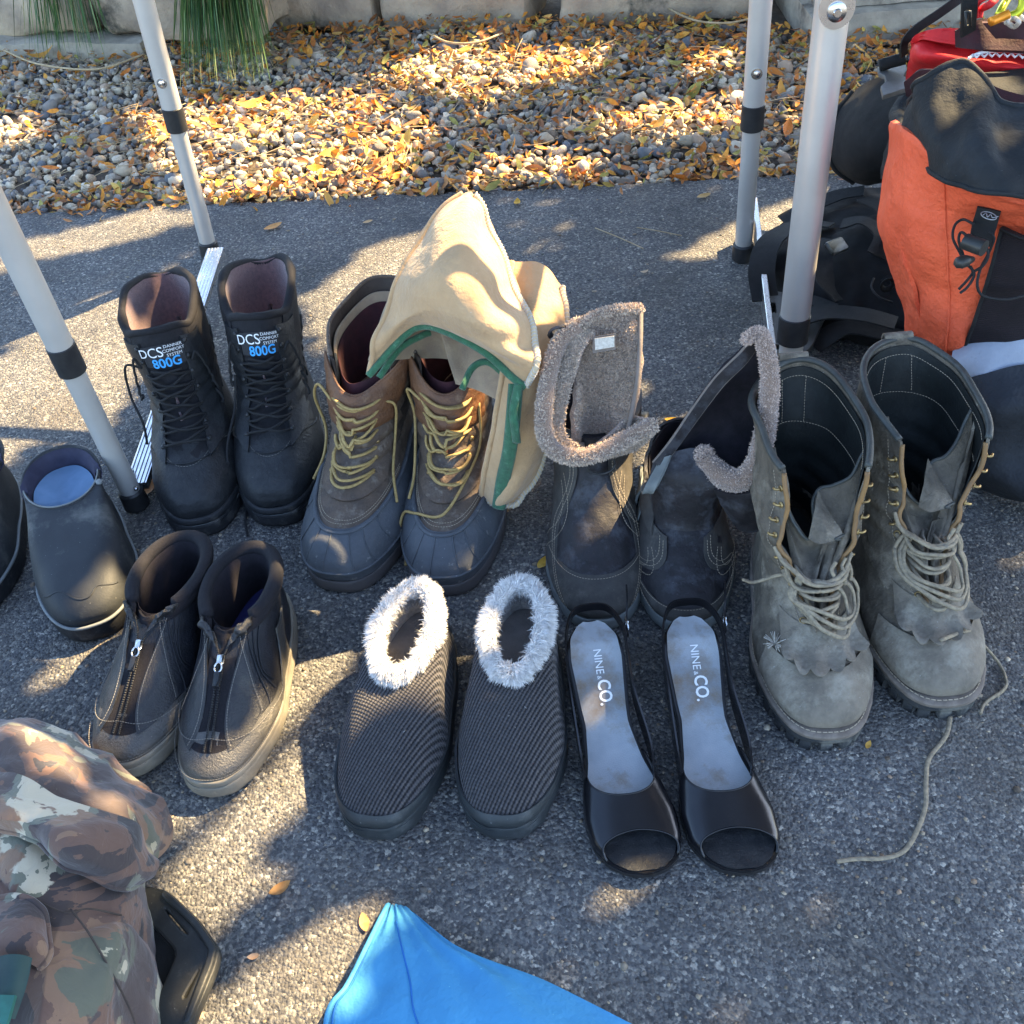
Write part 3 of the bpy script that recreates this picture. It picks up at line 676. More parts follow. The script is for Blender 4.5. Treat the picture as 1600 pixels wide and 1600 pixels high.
def lacing(L, parent, m, uw, v0, v1, n, off=.004, r=.0018, sag=.0, seed=0, flat=1., name='lace', jitter=.006, under=False):
    rs = np.random.default_rng(seed); uw = fn(uw); vs = np.linspace(v0, v1, n); P = []
    for a in (1, -1):
        pts = []; 
        for k in range(n-1):
            s0 = a*(1 if k % 2 == 0 else -1); va, vb = vs[k], vs[k+1]; ua, ub = s0*float(uw(va)), -s0*float(uw(vb))
            for t in (0, .25, .5, .75):
                o = off*(.25 if t == 0 else 1)+(.0012 if a > 0 else 0)+rs.normal(0, .0006)
                pts.append((ua+(ub-ua)*t+rs.normal(0, .002), va+(vb-va)*t-sag*math.sin(math.pi*t)*.02+rs.normal(0, jitter*.4)*(t > 0), o))
        q = cr(pts, len(pts)*6); mesh(name, *tube_vf(L.S(q[:, 0] % 1.0, q[:, 1], q[:, 2]), r, 8, flat), m, parent)
def bars(L, parent, m, rungs, off=.004, r=.0016, seed=0, name='lace', flat=1.):
    """separate lace runs: each a list of (u, v[, off])"""
    for k, g in enumerate(rungs):
        q = [(a[0], a[1], a[2] if len(a) > 2 else off) for a in g]; q = cr(q, 14*len(q)); mesh(name, *tube_vf(L.S(q[:, 0] % 1.0, q[:, 1], q[:, 2]), r, 8, flat), m, parent)
def free_lace(name, m, parent, pts, r=.002, n=None, flat=1., seg=8, lab=None):
    P = cr(pts, n or len(pts)*10); o = mesh(name, *tube_vf(P, r, seg, flat), m, parent)
    if lab: o['label'] = lab
    return o
def fur(name, m, parent, base, nrm, comb, length, n, w=.0006, seed=0, colr=(.9, .88, .84), jit=.45, lay=.5, droop=0., seg=3, cvar=.12):
    """many fine tapering hairs; base(k)->points for n random seeds"""
    rs = np.random.default_rng(seed); B, Nn, Cm = base, nrm, comb
    Ln = length*rs.uniform(.6, 1.25, n)[:, None]; D = Nn*(1-lay)+Cm*lay+rs.normal(0, jit, (n, 3)); D /= np.linalg.norm(D, axis=1)[:, None]
    D2 = D+Cm*.5+rs.normal(0, jit*.6, (n, 3))-np.array([0, 0, droop]); D2 /= np.linalg.norm(D2, axis=1)[:, None]
    W = np.cross(D, rs.normal(size=(n, 3))); W /= np.linalg.norm(W, axis=1)[:, None]+1e-9
    pts = [B, B+D*Ln*.45, B+D*Ln*.45+D2*Ln*.3, B+D*Ln*.45+D2*Ln*.62]; ws = [1, .85, .55, .05]
    V = np.stack([q for p, k in zip(pts, ws) for q in (p-W*w*k, p+W*w*k)], 1).reshape(-1, 3)
    b = (np.arange(n)*8)[:, None]; F = np.vstack([b+np.array([[0, 1, 3, 2]]), b+np.array([[2, 3, 5, 4]]), b+np.array([[4, 5, 7, 6]])])
    C_ = np.repeat(np.array(colr)[None]*rs.uniform(1-cvar, 1+cvar, (n, 1)), 8, 0)
    o = mesh(name, V, F, m, parent, uvs=None, col=C_); o['kind'] = 'stuff'; return o
def place(toe, length, deg, z=0, tz=0.):
    """origin (heel, on the ground) and turn of a shoe whose toe tip is seen at photo position toe; deg: direction heel->toe in the place"""
    length = length*KY; p = G(*toe, tz); d = np.array([math.cos(rad(deg)), math.sin(rad(deg))]); o = p[:2]-d*length
    return (o[0], o[1], z), math.atan2(-d[0], d[1])
def sole_rows(L, hw, z0, z1, lip=.003, arch=0, heel=.78, waist=.78, ball=1., p=.78, bend=.0, toe=0., yb=0.):
    return [[yb+.006, L-.008, hw-.005, z0, z0+arch, z0+toe, heel, waist, ball, p, 0, bend], [yb+.001, L-.002, hw-.001, z0+.003, z0+.003+arch, z0+.004+toe, heel, waist, ball, p, 0, bend],
            [yb, L, hw, (z0+z1)/2, (z0+z1)/2, (z0+z1)/2+toe*.8, heel, waist, ball, p, 0, bend], [yb+.001, L-.001, hw-.001, z1, z1, z1+toe*.6, heel, waist, ball, p, 0, bend], [yb+lip, L-lip, hw-lip, z1+.0008, z1+.0008, z1+.0008+toe*.6, heel, waist, ball, p, 0, bend]]
def sole(rows, name, m, parent, noise=0., nu=96):
    L = Loft(rows); o = patch(L, name, m, parent, nu=nu, nv=14, th=.004, noise=noise); cap(L, 'tread', m, parent, 0.0); return L
# ---------------------------------------------------------------- shoe materials
mat('black_leather', (.012, .013, .015), (.022, .023, .024), 60, .5, .0012, 230, c3=(.045, .042, .036), s3=28, a3=.6, w3=.25)
mat('black_nylon', (.0085, .008, .0095), (.013, .012, .014), 200, .85, .0006, 1100)
mat('boot_lining', (.15, .085, .085), (.10, .058, .062), 200, .9, .0008, 1500, sheen=.3)
mat('black_rubber', (.013, .014, .016), (.02, .021, .023), 60, .6, .0005, 300, c3=(.10, .095, .085), s3=30, a3=.55, w3=.2)
mat('black_lace', (.009, .009, .0095), (.018, .018, .019), 900, .8, .0004, 2500)
mat('label_cloth', (.02, .02, .022), (.03, .03, .033), 900, .8)
mat('print_white', (.78, .78, .76), (.70, .70, .70), 500, .7)
mat('print_blue', (.05, .35, .75), (.05, .3, .65), 500, .7)
mat('duck_rubber', (.072, .078, .086), (.052, .057, .064), 26, .58, .0008, 200, c3=(.17, .17, .16), s3=60, a3=.62, w3=.06)
mat('duck_sole', (.075, .065, .062), (.055, .05, .05), 30, .6, .0006, 200)
mat('brown_leather', (.155, .070, .032), (.095, .044, .023), 40, .5, .0018, 170, c3=(.20, .12, .07), s3=40, a3=.60, w3=.2)
mat('dull_leather', (.105, .072, .05), (.065, .047, .036), 40, .62, .0018, 170, c3=(.20, .17, .135), s3=45, a3=.54, w3=.2)
mat('dark_leather', (.05, .036, .028), (.035, .026, .022), 50, .6, .0008, 200)
mat('tan_lace', (.36, .25, .095), (.26, .17, .06), 260, .62, .0005, 900)
mat('felt', (.50, .32, .165), (.42, .27, .14), 24, .95, .0030, 70, c3=(.54, .38, .22), s3=10, a3=.5, w3=.3, sheen=.25, trans=.10)
mat('felt_edge', (.55, .42, .26), (.55, .45, .3), 300, .95, .0012, 1200)
mat('green_binding', (.03, .13, .062), (.02, .085, .04), 160, .75, .0012, 900, c3=(.10, .22, .13), s3=70, a3=.58, sheen=.2)
mat('cord_white', (.58, .54, .47), (.40, .36, .30), 400, .8, .0006, 900)
mat('felt_inside', (.35, .27, .18), (.28, .21, .15), 60, .95, .001, 700)
mat('maroon_lining', (.05, .014, .018), (.03, .01, .014), 60, .9, .0006, 600)
mat('fleece', (.27, .18, .125), (.19, .125, .088), 130, 1, .004, 380, sheen=.5)
mat('fleece_hair', (1, 1, 1), (.8, .8, .8), 300, 1, attr='Col', sheen=.3)
mat('dark_nylon', (.019, .016, .018), (.013, .012, .013), 70, .6, .0012, 130, c3=(.045, .045, .052), s3=25, a3=.5)
mat('grey_suede', (.058, .053, .047), (.040, .037, .034), 70, .8, .0006, 700, c3=(.10, .092, .08), s3=30, a3=.56, w3=.2)
mat('taupe_trim', (.17, .14, .12), (.13, .11, .095), 80, .8, .0006, 500)
mat('grey_rubber', (.15, .165, .16), (.11, .12, .12), 40, .6, .0004, 300)
mat('grey_thread', (.24, .22, .19), (.18, .17, .15), 400, .9)
mat('tan_thread', (.36, .30, .22), (.28, .23, .17), 400, .9)
mat('worn_leather', (.128, .107, .080), (.068, .057, .043), 32, .8, .0026, 150, c3=(.27, .235, .18), s3=22, a3=.50, w3=.22, rvar=.12)
mat('worn_leather_light', (.205, .175, .135), (.115, .098, .076), 32, .85, .0022, 160, c3=(.29, .265, .21), s3=24, a3=.48, w3=.25)
mat('shaft_inside', (.012, .015, .0145), (.008, .0095, .0095), 60, .6, .0006, 200, c3=(.03, .035, .03), s3=30, a3=.62)
mat('edge_leather', (.055, .058, .052), (.035, .037, .034), 60, .5, .0004, 300)
mat('oiled_edge', (.24, .135, .05), (.16, .09, .04), 60, .55, .0006, 300)
mat('brass', (.42, .30, .13), (.25, .17, .08), 100, .45, metal=.8)
mat('dusty_lace', (.29, .235, .155), (.17, .14, .10), 200, .8, .0006, 600)
mat('lug_rubber', (.045, .047, .047), (.03, .031, .032), 50, .75, .0008, 200, c3=(.12, .115, .10), s3=30, a3=.52)
mat('welt', (.19, .155, .125), (.13, .105, .085), 90, .8, .0007, 400)
mat('silver_leather', (.020, .020, .021), (.012, .012, .014), 70, .38, .0013, 420, spec=.45, rvar=.08, c3=(.035, .034, .031), s3=30, a3=.55)
mat('dark_soft_leather', (.014, .015, .020), (.010, .0105, .013), 60, .40, .0013, 420)
mat('collar_cloth', (.007, .0065, .009), (.011, .010, .013), 300, .9, .0007, 700)
mat('shoe_dark_inside', (.010, .009, .012), (.016, .013, .018), 120, .95, .0004, 600)
mat('navy_insole', (.018, .02, .10), (.014, .015, .07), 90, .8)
mat('toe_leather', (.062, .059, .053), (.040, .038, .036), 60, .40, .0014, 380, spec=.6, c3=(.12, .11, .09), s3=30, a3=.56)
mat('pale_sole', (.21, .19, .15), (.15, .135, .11), 40, .6, .0005, 200, c3=(.24, .2, .15), s3=40, a3=.6)
mat('dark_knit', (.078, .072, .075), (.052, .049, .053), 130, .9, .0004, 1200, uv=('rib', 82, .0020, 24, (.004, .004, .006)), sheen=.1)
mat('slate_rubber', (.034, .039, .042), (.024, .028, .03), 30, .55, .0004, 200, c3=(.10, .105, .105), s3=24, a3=.58, w3=.2)
mat('fur_white', (.62, .61, .60), (.86, .86, .86), 200, .8, attr='Col', sheen=.3, trans=.25)
mat('fur_base', (.60, .58, .55), (.45, .43, .40), 200, .95, .004, 300)
mat('slipper_insole', (.22, .20, .185), (.17, .155, .145), 60, .95, .001, 500)
mat('glossy_black', (.006, .006, .0075), (.008, .008, .0095), 60, .22, .0001, 400, coat=.25, rvar=.04)
mat('black_sole', (.014, .014, .015), (.02, .02, .021), 60, .4, .0003, 300)
mat('satin_insole', (.36, .38, .39), (.20, .22, .24), 9, .24, .0004, 700, c3=(.17, .125, .08), s3=14, a3=.50, w3=.2)
mat('clog_rubber', (.019, .0215, .024), (.027, .030, .033), 16, .62, .0004, 240, c3=(.11, .11, .098), s3=12, a3=.56, w3=.2)
mat('clog_trim', (.17, .185, .185), (.13, .14, .14), 40, .5)
mat('blue_insole', (.10, .17, .27), (.085, .15, .24), 60, .8, .0003, 800)
mat('clog_lining', (.03, .03, .055), (.02, .02, .04), 60, .8)
# ================================================================= SHOES
KX, KY = 1.05, .95
# ---- black rubber clogs with blue insoles
def clog(lab, toe, deg, part=False):
    loc, rz = place(toe, .29, deg); t = thing('rubber_clog', lab, 'clog', loc, rz, 'black rubber clogs')
    L = Loft([[.002, .285, .054, .028, .026, .028, .80, .84, 1., .74, 0, .0], [.0, .285, .054, .045, .042, .042, .80, .84, 1., .74, 0, 0], [.004, .272, .052, .062, .060, .056, .8, .84, .98, .78, 0, 0], [.006, .235, .049, .078, .080, .070, .8, .86, .95, .82, 0, 0],
              [.006, .190, .045, .086, .092, .082, .84, .9, .94, .88, 0, 0], [.004, .145, .042, .098, .100, .090, .92, .97, .97, .92, 0, 0], [.0, .118, .041, .110, .102, .096, 1, 1, 1, .95, 0, 0]])
    sl_ = sole(sole_rows(.29, .056, .0, .030, .004, heel=.80, waist=.84), 'sole', 'black_rubber', t, .0004)
    patch(L, 'upper', 'clog_rubber', t, nu=96, nv=34, th=.004, noise=.0006, ns=30, seed=3)
    rim(sl_, 'welt', 'clog_trim', t, .74, .0022, .0005)
    rim(L, 'top_rim', 'black_rubber', t, 1., .0028, -.001)
    rim(L, 'edge_trim', 'clog_trim', t, 1., .0010, .0022)
    patch(L, 'lining', 'clog_lining', t, v0=.1, v1=.985, nu=72, nv=16, off=-.0045, th=.001)
    cap(L, 'insole', 'blue_insole', t, .72, -.009, dz=-.004)
    seams(L, 'crease', 'clog_rubber', t, [[(.90, .30), (.96, .40), (1.0, .36), (1.06, .42), (1.13, .30)]], -.0002, .0016)
    m_ = MB(); p = L.S(.80, .86, .0); nn = L.N(.80, .86); m_.tube([p-nn*.001, p+nn*.0022, p+nn*.003], np.array([.0045, .0042, .001]), 14); m_.build('stud', 'clog_trim', t)
    return t
KX = 1.2
clog('whole black rubber clog with a blue insole, beside the front left table leg', (160, 1002), -73)
clog('black rubber clog cut by the left edge of the photo, blue insole just showing', (-62, 985), -86)
# ---- black lace-up boots with printed tongues
KX, KY, KZ = 1.24, 1.12, .88
def tactical(lab, toe, deg, seed, lean):
    loc, rz = place(toe, .31, deg); t = thing('laced_boot', lab, 'boot', loc, rz, 'black boots with printed tongues')
    def df(P, u, v):
        k = np.clip((P[..., 2]-.10)/.16, 0, 1)**1.2; Q = P.copy(); Q[..., 0] = Q[..., 0]+lean[0]*k; Q[..., 1] = Q[..., 1]+lean[1]*k
        cr_ = np.exp(-((P[..., 2]-.125)/.03)**2); Q[..., 0] += .0016*np.sin(P[..., 2]*420+seed)*cr_*np.sign(P[..., 0]); return Q
    def df2(P, u, v):
        Q = df(P, u, v); un = np.abs((np.asarray(u)+.5) % 1.-.5); k = np.clip((P[..., 2]-.15)/.07, 0, 1)**2; Q[..., 2] += k*(.012*np.exp(-(un/.08)**2)-.014*np.exp(-((un-.15)/.05)**2)+.010*np.exp(-((un-.30)/.08)**2)-.008*np.exp(-((un-.5)/.07)**2)); return Q
    L = Loft([[.003, .306, .0545, .036, .034, .036, .76, .80, 1., .72, 0, .0], [.003, .305, .0545, .052, .050, .052, .76, .80, 1., .72], [.006, .296, .051, .072, .072, .070, .76, .8, .98, .75], [.010, .262, .047, .092, .094, .088, .78, .82, .96, .8],
              [.014, .215, .043, .110, .112, .108, .84, .86, .95, .85], [.018, .182, .041, .135, .138, .140, .92, .92, .95, .92], [.014, .170, .043, .170, .176, .180, 1, 1, .98, .95], [.006, .162, .044, .205, .212, .218, 1, 1, 1, .95], [-.004, .150, .043, .252, .246, .246, 1, 1, 1, .92]], df2, crum=.006, cs=seed*3)
    so_ = sole(sole_rows(.315, .056, .0, .026, .002, heel=.78, waist=.80), 'outsole', 'black_rubber', t, .0012)
    mr_ = [[r[0]-.002, r[1]+.002, r[2]+.001]+r[3:] for r in sole_rows(.311, .0555, .022, .038, .004, heel=.78, waist=.80)]; patch(Loft(mr_), 'midsole', 'black_rubber', t, nu=96, nv=8, th=.004); rim(Loft(mr_), 'welt_line', 'clog_trim', t, .25, .0008, .0006)
    patch(L, 'vamp', 'black_leather', t, v0=0, v1=lambda u: .50+.0*u, nu=110, nv=34, th=.003, noise=.0009, ns=45, seed=seed)
    # toe cap seam, quarters with lacing edges, side panels of cloth
    ue = lambda v: .085-.02*np.clip((v-.4)/.6, 0, 1)
    patch(L, 'tongue', 'black_nylon', t, -.13, .13, .40, 1.0, 30, 36, -.001, .006, noise=.0008, ns=70, seed=seed, puff=.002)
    patch(L, 'shaft', 'black_nylon', t, .12, .88, .44, .985, 90, 36, .001, .005, noise=.0012, ns=45, seed=seed+2)
    for s_ in (1, -1):
        a, b = sorted((s_*.075, s_*.17)); patch(L, 'lace_panel', 'black_leather', t, a, b, .38, .93, 10, 40, .004, .004, noise=.0006, seed=seed)
        a, b = sorted((s_*.28, s_*.42)); patch(L, 'side_panel', 'black_leather', t, a, b, .40, .80, 12, 24, .003, .003, noise=.0006, seed=seed+1)
        hk = MB()
        for k, v in enumerate(np.linspace(.44, .90, 7)):
            p = L.S(s_*.085, v, .0046); n_2 = L.N(s_*.085, v); hk = MB(); hk.tube([p-n_2*.001, p+n_2*.001, p+n_2*.0022], np.array([.0034, .0034, .002]), 10); hk.build('lace_hook', 'black_plastic', t)
    rim(L, 'collar', 'black_nylon', t, lambda u: 1.0-.02*np.cos(2*math.pi*u)**8, .0058, -.003, n=110, noise=.25, seed=seed)
    patch(L, 'lining', 'boot_lining', t, v0=.2, v1=.995, nu=72, nv=24, off=-.007, th=.002)
    cap(L, 'insole', 'shoe_dark_inside', t, .18, -.004)
    stitches(L, 'stitching', 'grey_thread', t, [[(-.16, .36), (-.10, .41), (0, .385), (.10, .41), (.16, .36)]], .0008, .0003)
    seams(L, 'seam', 'black_leather', t, [[(-.22, .26), (-.14, .37), (-.06, .395), (.06, .395), (.14, .37), (.22, .26)]], .001, .0012)
    lacing(L, t, 'black_lace', lambda v: .088, .44, .80, 8, .0085, .0019, seed=seed, jitter=.012)
    bars(L, t, 'black_lace', [[(.088, .80, .008), (.09, .86, .012), (.10, .80, .016), (.12, .62, .018)], [(-.088, .80, .008), (-.10, .83, .014), (-.13, .7, .014), (-.16, .5, .014)]], r=.0018)
    # woven label with print
    lb = patch(L, 'tongue_label', 'label_cloth', t, -.075, .070, .80, .905, 14, 12, .0036, .0008)
    def pl(x, y, c=(0, 0)): return L.S((-(x+c[0])/.36) % 1.0, .853+(y+c[1])/.25, .0050)
    tex2mesh('DCS', .0165, 'print_white', lambda x, y: pl(x, y, (-.013, .0045)), 'lettering', lb, sx=1.0, bold=.0)
    for q, wd in enumerate(('DANNER', 'COMFORT', 'SYSTEM')): tex2mesh(wd, .0050, 'print_white', lambda x, y: pl(x, y, (.0150, .0100-.0052*q)), 'lettering', lb, sx=1.1)
    tex2mesh('800G', .0150, 'print_blue', lambda x, y: pl(x, y, (.0035, -.0085)), 'lettering', lb, sx=1.05, bold=.0003)
    return t, L
t_, L_ = tactical('left one of the two black boots with printed tongues, beside the crossbar', (320, 838), -83, 1, (.012, -.012))
free_lace('lace', 'black_lace', t_, [L_.S(.085, .8, .008), L_.S(.12, .82, .022), L_.S(.15, .65, .03), L_.S(.17, .45, .016), L_.S(.2, .3, .006)], .0018, 40)
t_, L_ = tactical('right one of the two black boots with printed tongues, beside the laced duck boot', (440, 822), -88, 2, (-.008, -.012))
free_lace('lace', 'black_lace', t_, [L_.S(.11, .7, .012), L_.S(.14, .5, .012), L_.S(.15, .25, .012), [.052, .30, .01], [.050, .335, .004], [.045, .36, .003]], .0018, 50)
# ---- rubber-bottomed duck boots
KX, KY = 1.18, 1.12
def duck(lab, toe, deg, seed, lean=(0, 0)):
    loc, rz = place(toe, .315, deg); t = thing('duck_boot', lab, 'boot', loc, rz, 'brown duck boots with rubber feet')
    def df(P, u, v):
        k = np.clip((P[..., 2]-.10)/.17, 0, 1)**1.2; Q = P.copy(); Q[..., 0] += lean[0]*k; Q[..., 1] += lean[1]*k
        cr_ = np.exp(-((P[..., 2]-.125)/.03)**2); Q[..., 0] += .0022*np.sin(P[..., 2]*330+seed)*cr_*np.sign(P[..., 0]); Q[..., 1] += .0022*np.sin(P[..., 2]*300+u*9)*cr_*(P[..., 1] > .1); return Q
    L = Loft([[.004, .310, .060, .028, .026, .026, .76, .82, 1., .70], [.000, .312, .061, .045, .043, .044, .76, .82, 1., .70], [.004, .300, .057, .068, .066, .064, .76, .82, .98, .74], [.008, .268, .050, .088, .086, .082, .78, .84, .94, .8],
              [.014, .228, .044, .104, .104, .100, .84, .88, .93, .86], [.018, .192, .041, .128, .130, .130, .92, .94, .95, .92], [.014, .174, .043, .165, .168, .170, 1, 1, .98, .95], [.004, .166, .047, .215, .212, .210, 1, 1, 1, .95], [-.008, .158, .050, .275, .262, .244, 1, 1, 1, .92]], df, crum=.007, cs=seed*5)
    sl_ = sole(sole_rows(.316, .064, .0, .024, .003, heel=.78, waist=.84, p=.70), 'sole', 'duck_sole', t, .0008)
    vr = lambda u: .355+.10*(1-np.cos(2*math.pi*u))/2
    patch(L, 'rubber_foot', 'duck_rubber', t, v0=0, v1=vr, nu=120, nv=36, off=.0032, th=.004, noise=.0005, ns=40, seed=seed)
    rim(L, 'rubber_band', 'duck_rubber', t, lambda u: vr(u)-.015, .0030, .0034, n=120, flat=.7); rim(L, 'toe_band', 'duck_rubber', t, lambda u: .115+0*u, .0022, .0036, n=120, flat=.6)
    for u in (-.17, -.115, -.07, -.03, .012, .055, .10, .155):
        seams(L, 'rib', 'duck_rubber', t, [[(u*1.25, .12), (u*1.12, .2), (u*1.0, .28), (u*.92, float(vr(u))-.02)]], .0034, .0011)
    patch(L, 'vamp', 'dull_leather', t, v0=lambda u: vr(u)-.03, v1=.56, nu=110, nv=16, off=.001, th=.003, noise=.0014, ns=50, seed=seed)
    patch(L, 'shaft', 'dark_leather', t, .10, .90, .54, 1.0, 90, 30, .001, .003, noise=.0014, ns=35, seed=seed+3)
    for s_ in (1, -1):
        a, b = sorted((s_*.065, s_*.19)); patch(L, 'lace_panel', 'dull_leather', t, a, b, .50, .90, 12, 30, .0045, .003, noise=.001, seed=seed)
        for v in np.linspace(.54, .86, 6):
            p = L.S(s_*.085, v, .0052); n_2 = L.N(s_*.085, v); hk = MB(); hk.tube([p-n_2*.001, p+n_2*.0006, p+n_2*.0018], np.array([.0036, .0034, .0022]), 10); hk.build('eyelet', 'brass', t)
    patch(L, 'lower_tongue', 'dull_leather', t, -.145, .145, .46, .755, 34, 24, .0055, .0028, noise=.0016, ns=40, seed=seed+6)
    patch(L, 'tongue', 'brown_leather', t, -.15, .15, .715, lambda u: .985-.10*np.cos(u*math.pi/.3)**2+.0*u, 34, 36, .0065, .0028, noise=.0014, ns=40, seed=seed+5, puff=.004)
    rim(L, 'tongue_edge', 'brown_leather', t, lambda u: .985-.10*np.cos(np.where(u > .5, u-1, u)*math.pi/.3)**2, .0016, .0052, -.15, .15, 40)
    patch(L, 'felt_lining', 'felt_inside', t, .16, .84, .3, .96, 60, 20, -.006, .003); patch(L, 'lining', 'maroon_lining', t, v0=.2, v1=.93, nu=72, nv=18, off=-.010, th=.001)
    cap(L, 'insole', 'felt_inside', t, .25, -.006)
    rim(L, 'collar', 'dull_leather', t, 1., .0026, -.0005, .12, .88, 90)
    stitches(L, 'stitching', 'tan_thread', t, [[(u, float(vr(u))+k) for u in np.linspace(-.2, .2, 9)] for k in (.02, .035)], .0022, .0004, .0022, .0012)
    seams(L, 'seam', 'dull_leather', t, [[(-.17, .50), (-.08, .475), (0, .47), (.08, .475), (.17, .50)]], .0022, .0016)
    rs = np.random.default_rng(seed); g = []
    for k, v in enumerate(np.linspace(.545, .86, 7)):
        dv = rs.uniform(-.012, .012); w_ = .088
        g.append([(w_, v+.01, .005), (w_*.55, v-.018+dv, .010), (0, v-.034+dv, .013), (-w_*.55, v-.024, .011), (-w_, v, .005)])
        g.append([(-w_, v, .006), (-w_*.5, v-.022-dv, .014), (w_*.1, v-.022, .0165), (w_*.6, v+.004, .012), (w_, v+.03*(k < 6), .006)])
    bars(L, t, 'tan_lace', g, r=.0022, flat=.8)
    return t, L
t1, L1 = duck('left of the two duck boots, tan laces hanging on its left side', (530, 928), -105, 3, (-.014, -.014))
free_lace('lace', 'tan_lace', t1, [L1.S(.09, .84, .008), L1.S(.12, .88, .02), L1.S(.16, .78, .026), L1.S(.20, .6, .014), L1.S(.21, .42, .008), L1.S(.2, .3, .007)], .0019, 50)
free_lace('lace', 'tan_lace', t1, [L1.S(.91, .83, .008), L1.S(.88, .8, .014), L1.S(.85, .65, .012), L1.S(.84, .45, .01), L1.S(.84, .3, .01)], .0019, 50)
KX = 1.10
t2, L2 = duck('right of the two duck boots, one long tan lace trailing down over its rubber toe', (694, 934), -100, 4, (-.006, -.014))
free_lace('lace', 'tan_lace', t2, [L2.S(.89, .80, .008), L2.S(.885, .65, .012), L2.S(.93, .52, .008), L2.S(.0, .415, .006), L2.S(.10, .36, .006), L2.S(.155, .26, .006), L2.S(.16, .1, .006), [.062, .26, .012], [.058, .30, .003]], .0019, 80)
free_lace('lace', 'tan_lace', t2, [L2.S(.085, .83, .008), L2.S(.12, .85, .016), L2.S(.15, .7, .012), L2.S(.16, .45, .01), L2.S(.15, .34, .008)], .0019, 40)
# ---- sheets given by a net of points of the place (photo position, height)
def sheet(name, m, parent, net, nu=40, nv=40, th=.003, noise=0., ns=20, seed=0, origin=(0, 0, 0), closed=False, lab=None, folds=None, world=False):
    N_ = np.array([[(p if world else G(*p)) for p in row] for row in net], float)-np.array(origin)
    r, c = N_.shape[:2]; s = np.linspace(0, r-1-1e-9, nv); q = np.linspace(0, c-1-1e-9, nu)
    A = crs(N_.reshape(r, -1), s).reshape(nv, c, 3); A = np.stack([crs(A[k], q) for k in range(nv)])
    du = np.gradient(A, axis=1); dv = np.gradient(A, axis=0); Nn = np.cross(du, dv); Nn /= np.linalg.norm(Nn, axis=2)[..., None]+1e-12
    if ((CAM_C-np.array(origin)-A[nv//2, nu//2])@Nn[nv//2, nu//2]) < 0: Nn = -Nn
    if noise: A = A+Nn*(noise*fbm(A+3, ns, 3, seed))[..., None]
    I, J = np.meshgrid(np.linspace(0, 1, nu), np.linspace(0, 1, nv))
    if folds is not None: A = A+Nn*folds(I, J)[..., None]
    B = A-Nn*th; n = nu*nv; F = [grid_faces(nu, nv), grid_faces(nu, nv, False, n)[:, ::-1]]
    def strip(ids): a = np.array(ids[:-1]); b = np.array(ids[1:]); F.append(np.stack([a, b, b+n, a+n], 1))
    strip(list(range(nu))[::-1]); strip([(nv-1)*nu+k for k in range(nu)]); strip([k*nu for k in range(nv)]); strip([k*nu+nu-1 for k in range(nv)][::-1])
    W = A.max((0, 1))-A.min((0, 1)); UV = np.stack([I*.3, J*.3], -1).reshape(-1, 2)
    o = mesh(name, np.vstack([A.reshape(-1, 3), B.reshape(-1, 3)]), np.vstack(F), m, parent, uvs=np.vstack([UV, UV])); autosmooth(o, 60)
    if lab: o['label'] = lab
    o_A = A; return o, A, Nn
def edge_tube(name, m, parent, P, r, seg=8, flat=1., n=None, wrap=0):
    P = cr(P, n) if n else P; o = mesh(name, *tube_vf(P, r, seg, flat), m, parent)
    if wrap:
        b = MB(); d = np.r_[0, np.cumsum(np.linalg.norm(np.diff(P, axis=0), axis=1))]; T_ = np.gradient(P, axis=0); T_ /= np.linalg.norm(T_, axis=1)[:, None]; k = int(d[-1]/wrap)
        for i in range(k):
            x = (i+.5)*wrap; c = np.array([np.interp(x, d, P[:, q]) for q in range(3)]); t = np.array([np.interp(x, d, T_[:, q]) for q in range(3)]); t /= np.linalg.norm(t)
            a = np.cross(t, [.2, .3, 1]); a /= np.linalg.norm(a); e = np.cross(t, a); ring = [c+(a*math.cos(w_)+e*math.sin(w_))*r*1.05+t*wrap*.5*math.sin(w_) for w_ in np.linspace(0, 2*math.pi, 9)]; b.tube(ring, r*.22, 4)
        o2 = b.build('whipstitch', 'cord_white', o, False); o2['kind'] = 'stuff'
    return o
# ---- felt liners, pulled out and flopped over the duck boots
og = G(700, 520, .26); ln = thing('felt_liner', 'peaked tan felt liner with green edging, laid over the duck boot tops', 'boot liner', og, 0, 'tan felt boot liners')
net = [[(724, 303, .41), (728, 302, .415), (733, 302, .415), (740, 304, .41)],
       [(668, 352, .385), (700, 352, .405), (735, 352, .405), (768, 356, .375)],
       [(625, 432, .345), (680, 432, .38), (745, 432, .375), (802, 438, .335)],
       [(596, 500, .305), (670, 482, .345), (745, 498, .345), (832, 520, .30)],
       [(584, 548, .275), (648, 500, .315), (740, 524, .32), (838, 568, .28)],
       [(576, 586, .245), (650, 508, .300), (728, 534, .300), (822, 604, .25)]]
_, A, Nn = sheet('front_sheet', 'felt', ln, net, 80, 90, .005, .003, 12, 3, og, folds=lambda I, J: .003*np.sin(I*math.pi)*np.sin(J*7+I*4)*J+.004*np.sin(J*26+I*6)*np.exp(-((I-.9)/.12)**2)+.003*np.sin(J*19-I*5)*np.exp(-(I/.2)**2))
edge_tube('whipped_seam', 'felt_edge', ln, A[:, -1]+Nn[:, -1]*.0005, .0036, 8, wrap=.0042)
edge_tube('green_binding', 'green_binding', ln, A[-1, :]+Nn[-1, :]*.001, .0046, 8)
edge_tube('fold_edge', 'felt', ln, A[:, 0], .0035, 8)
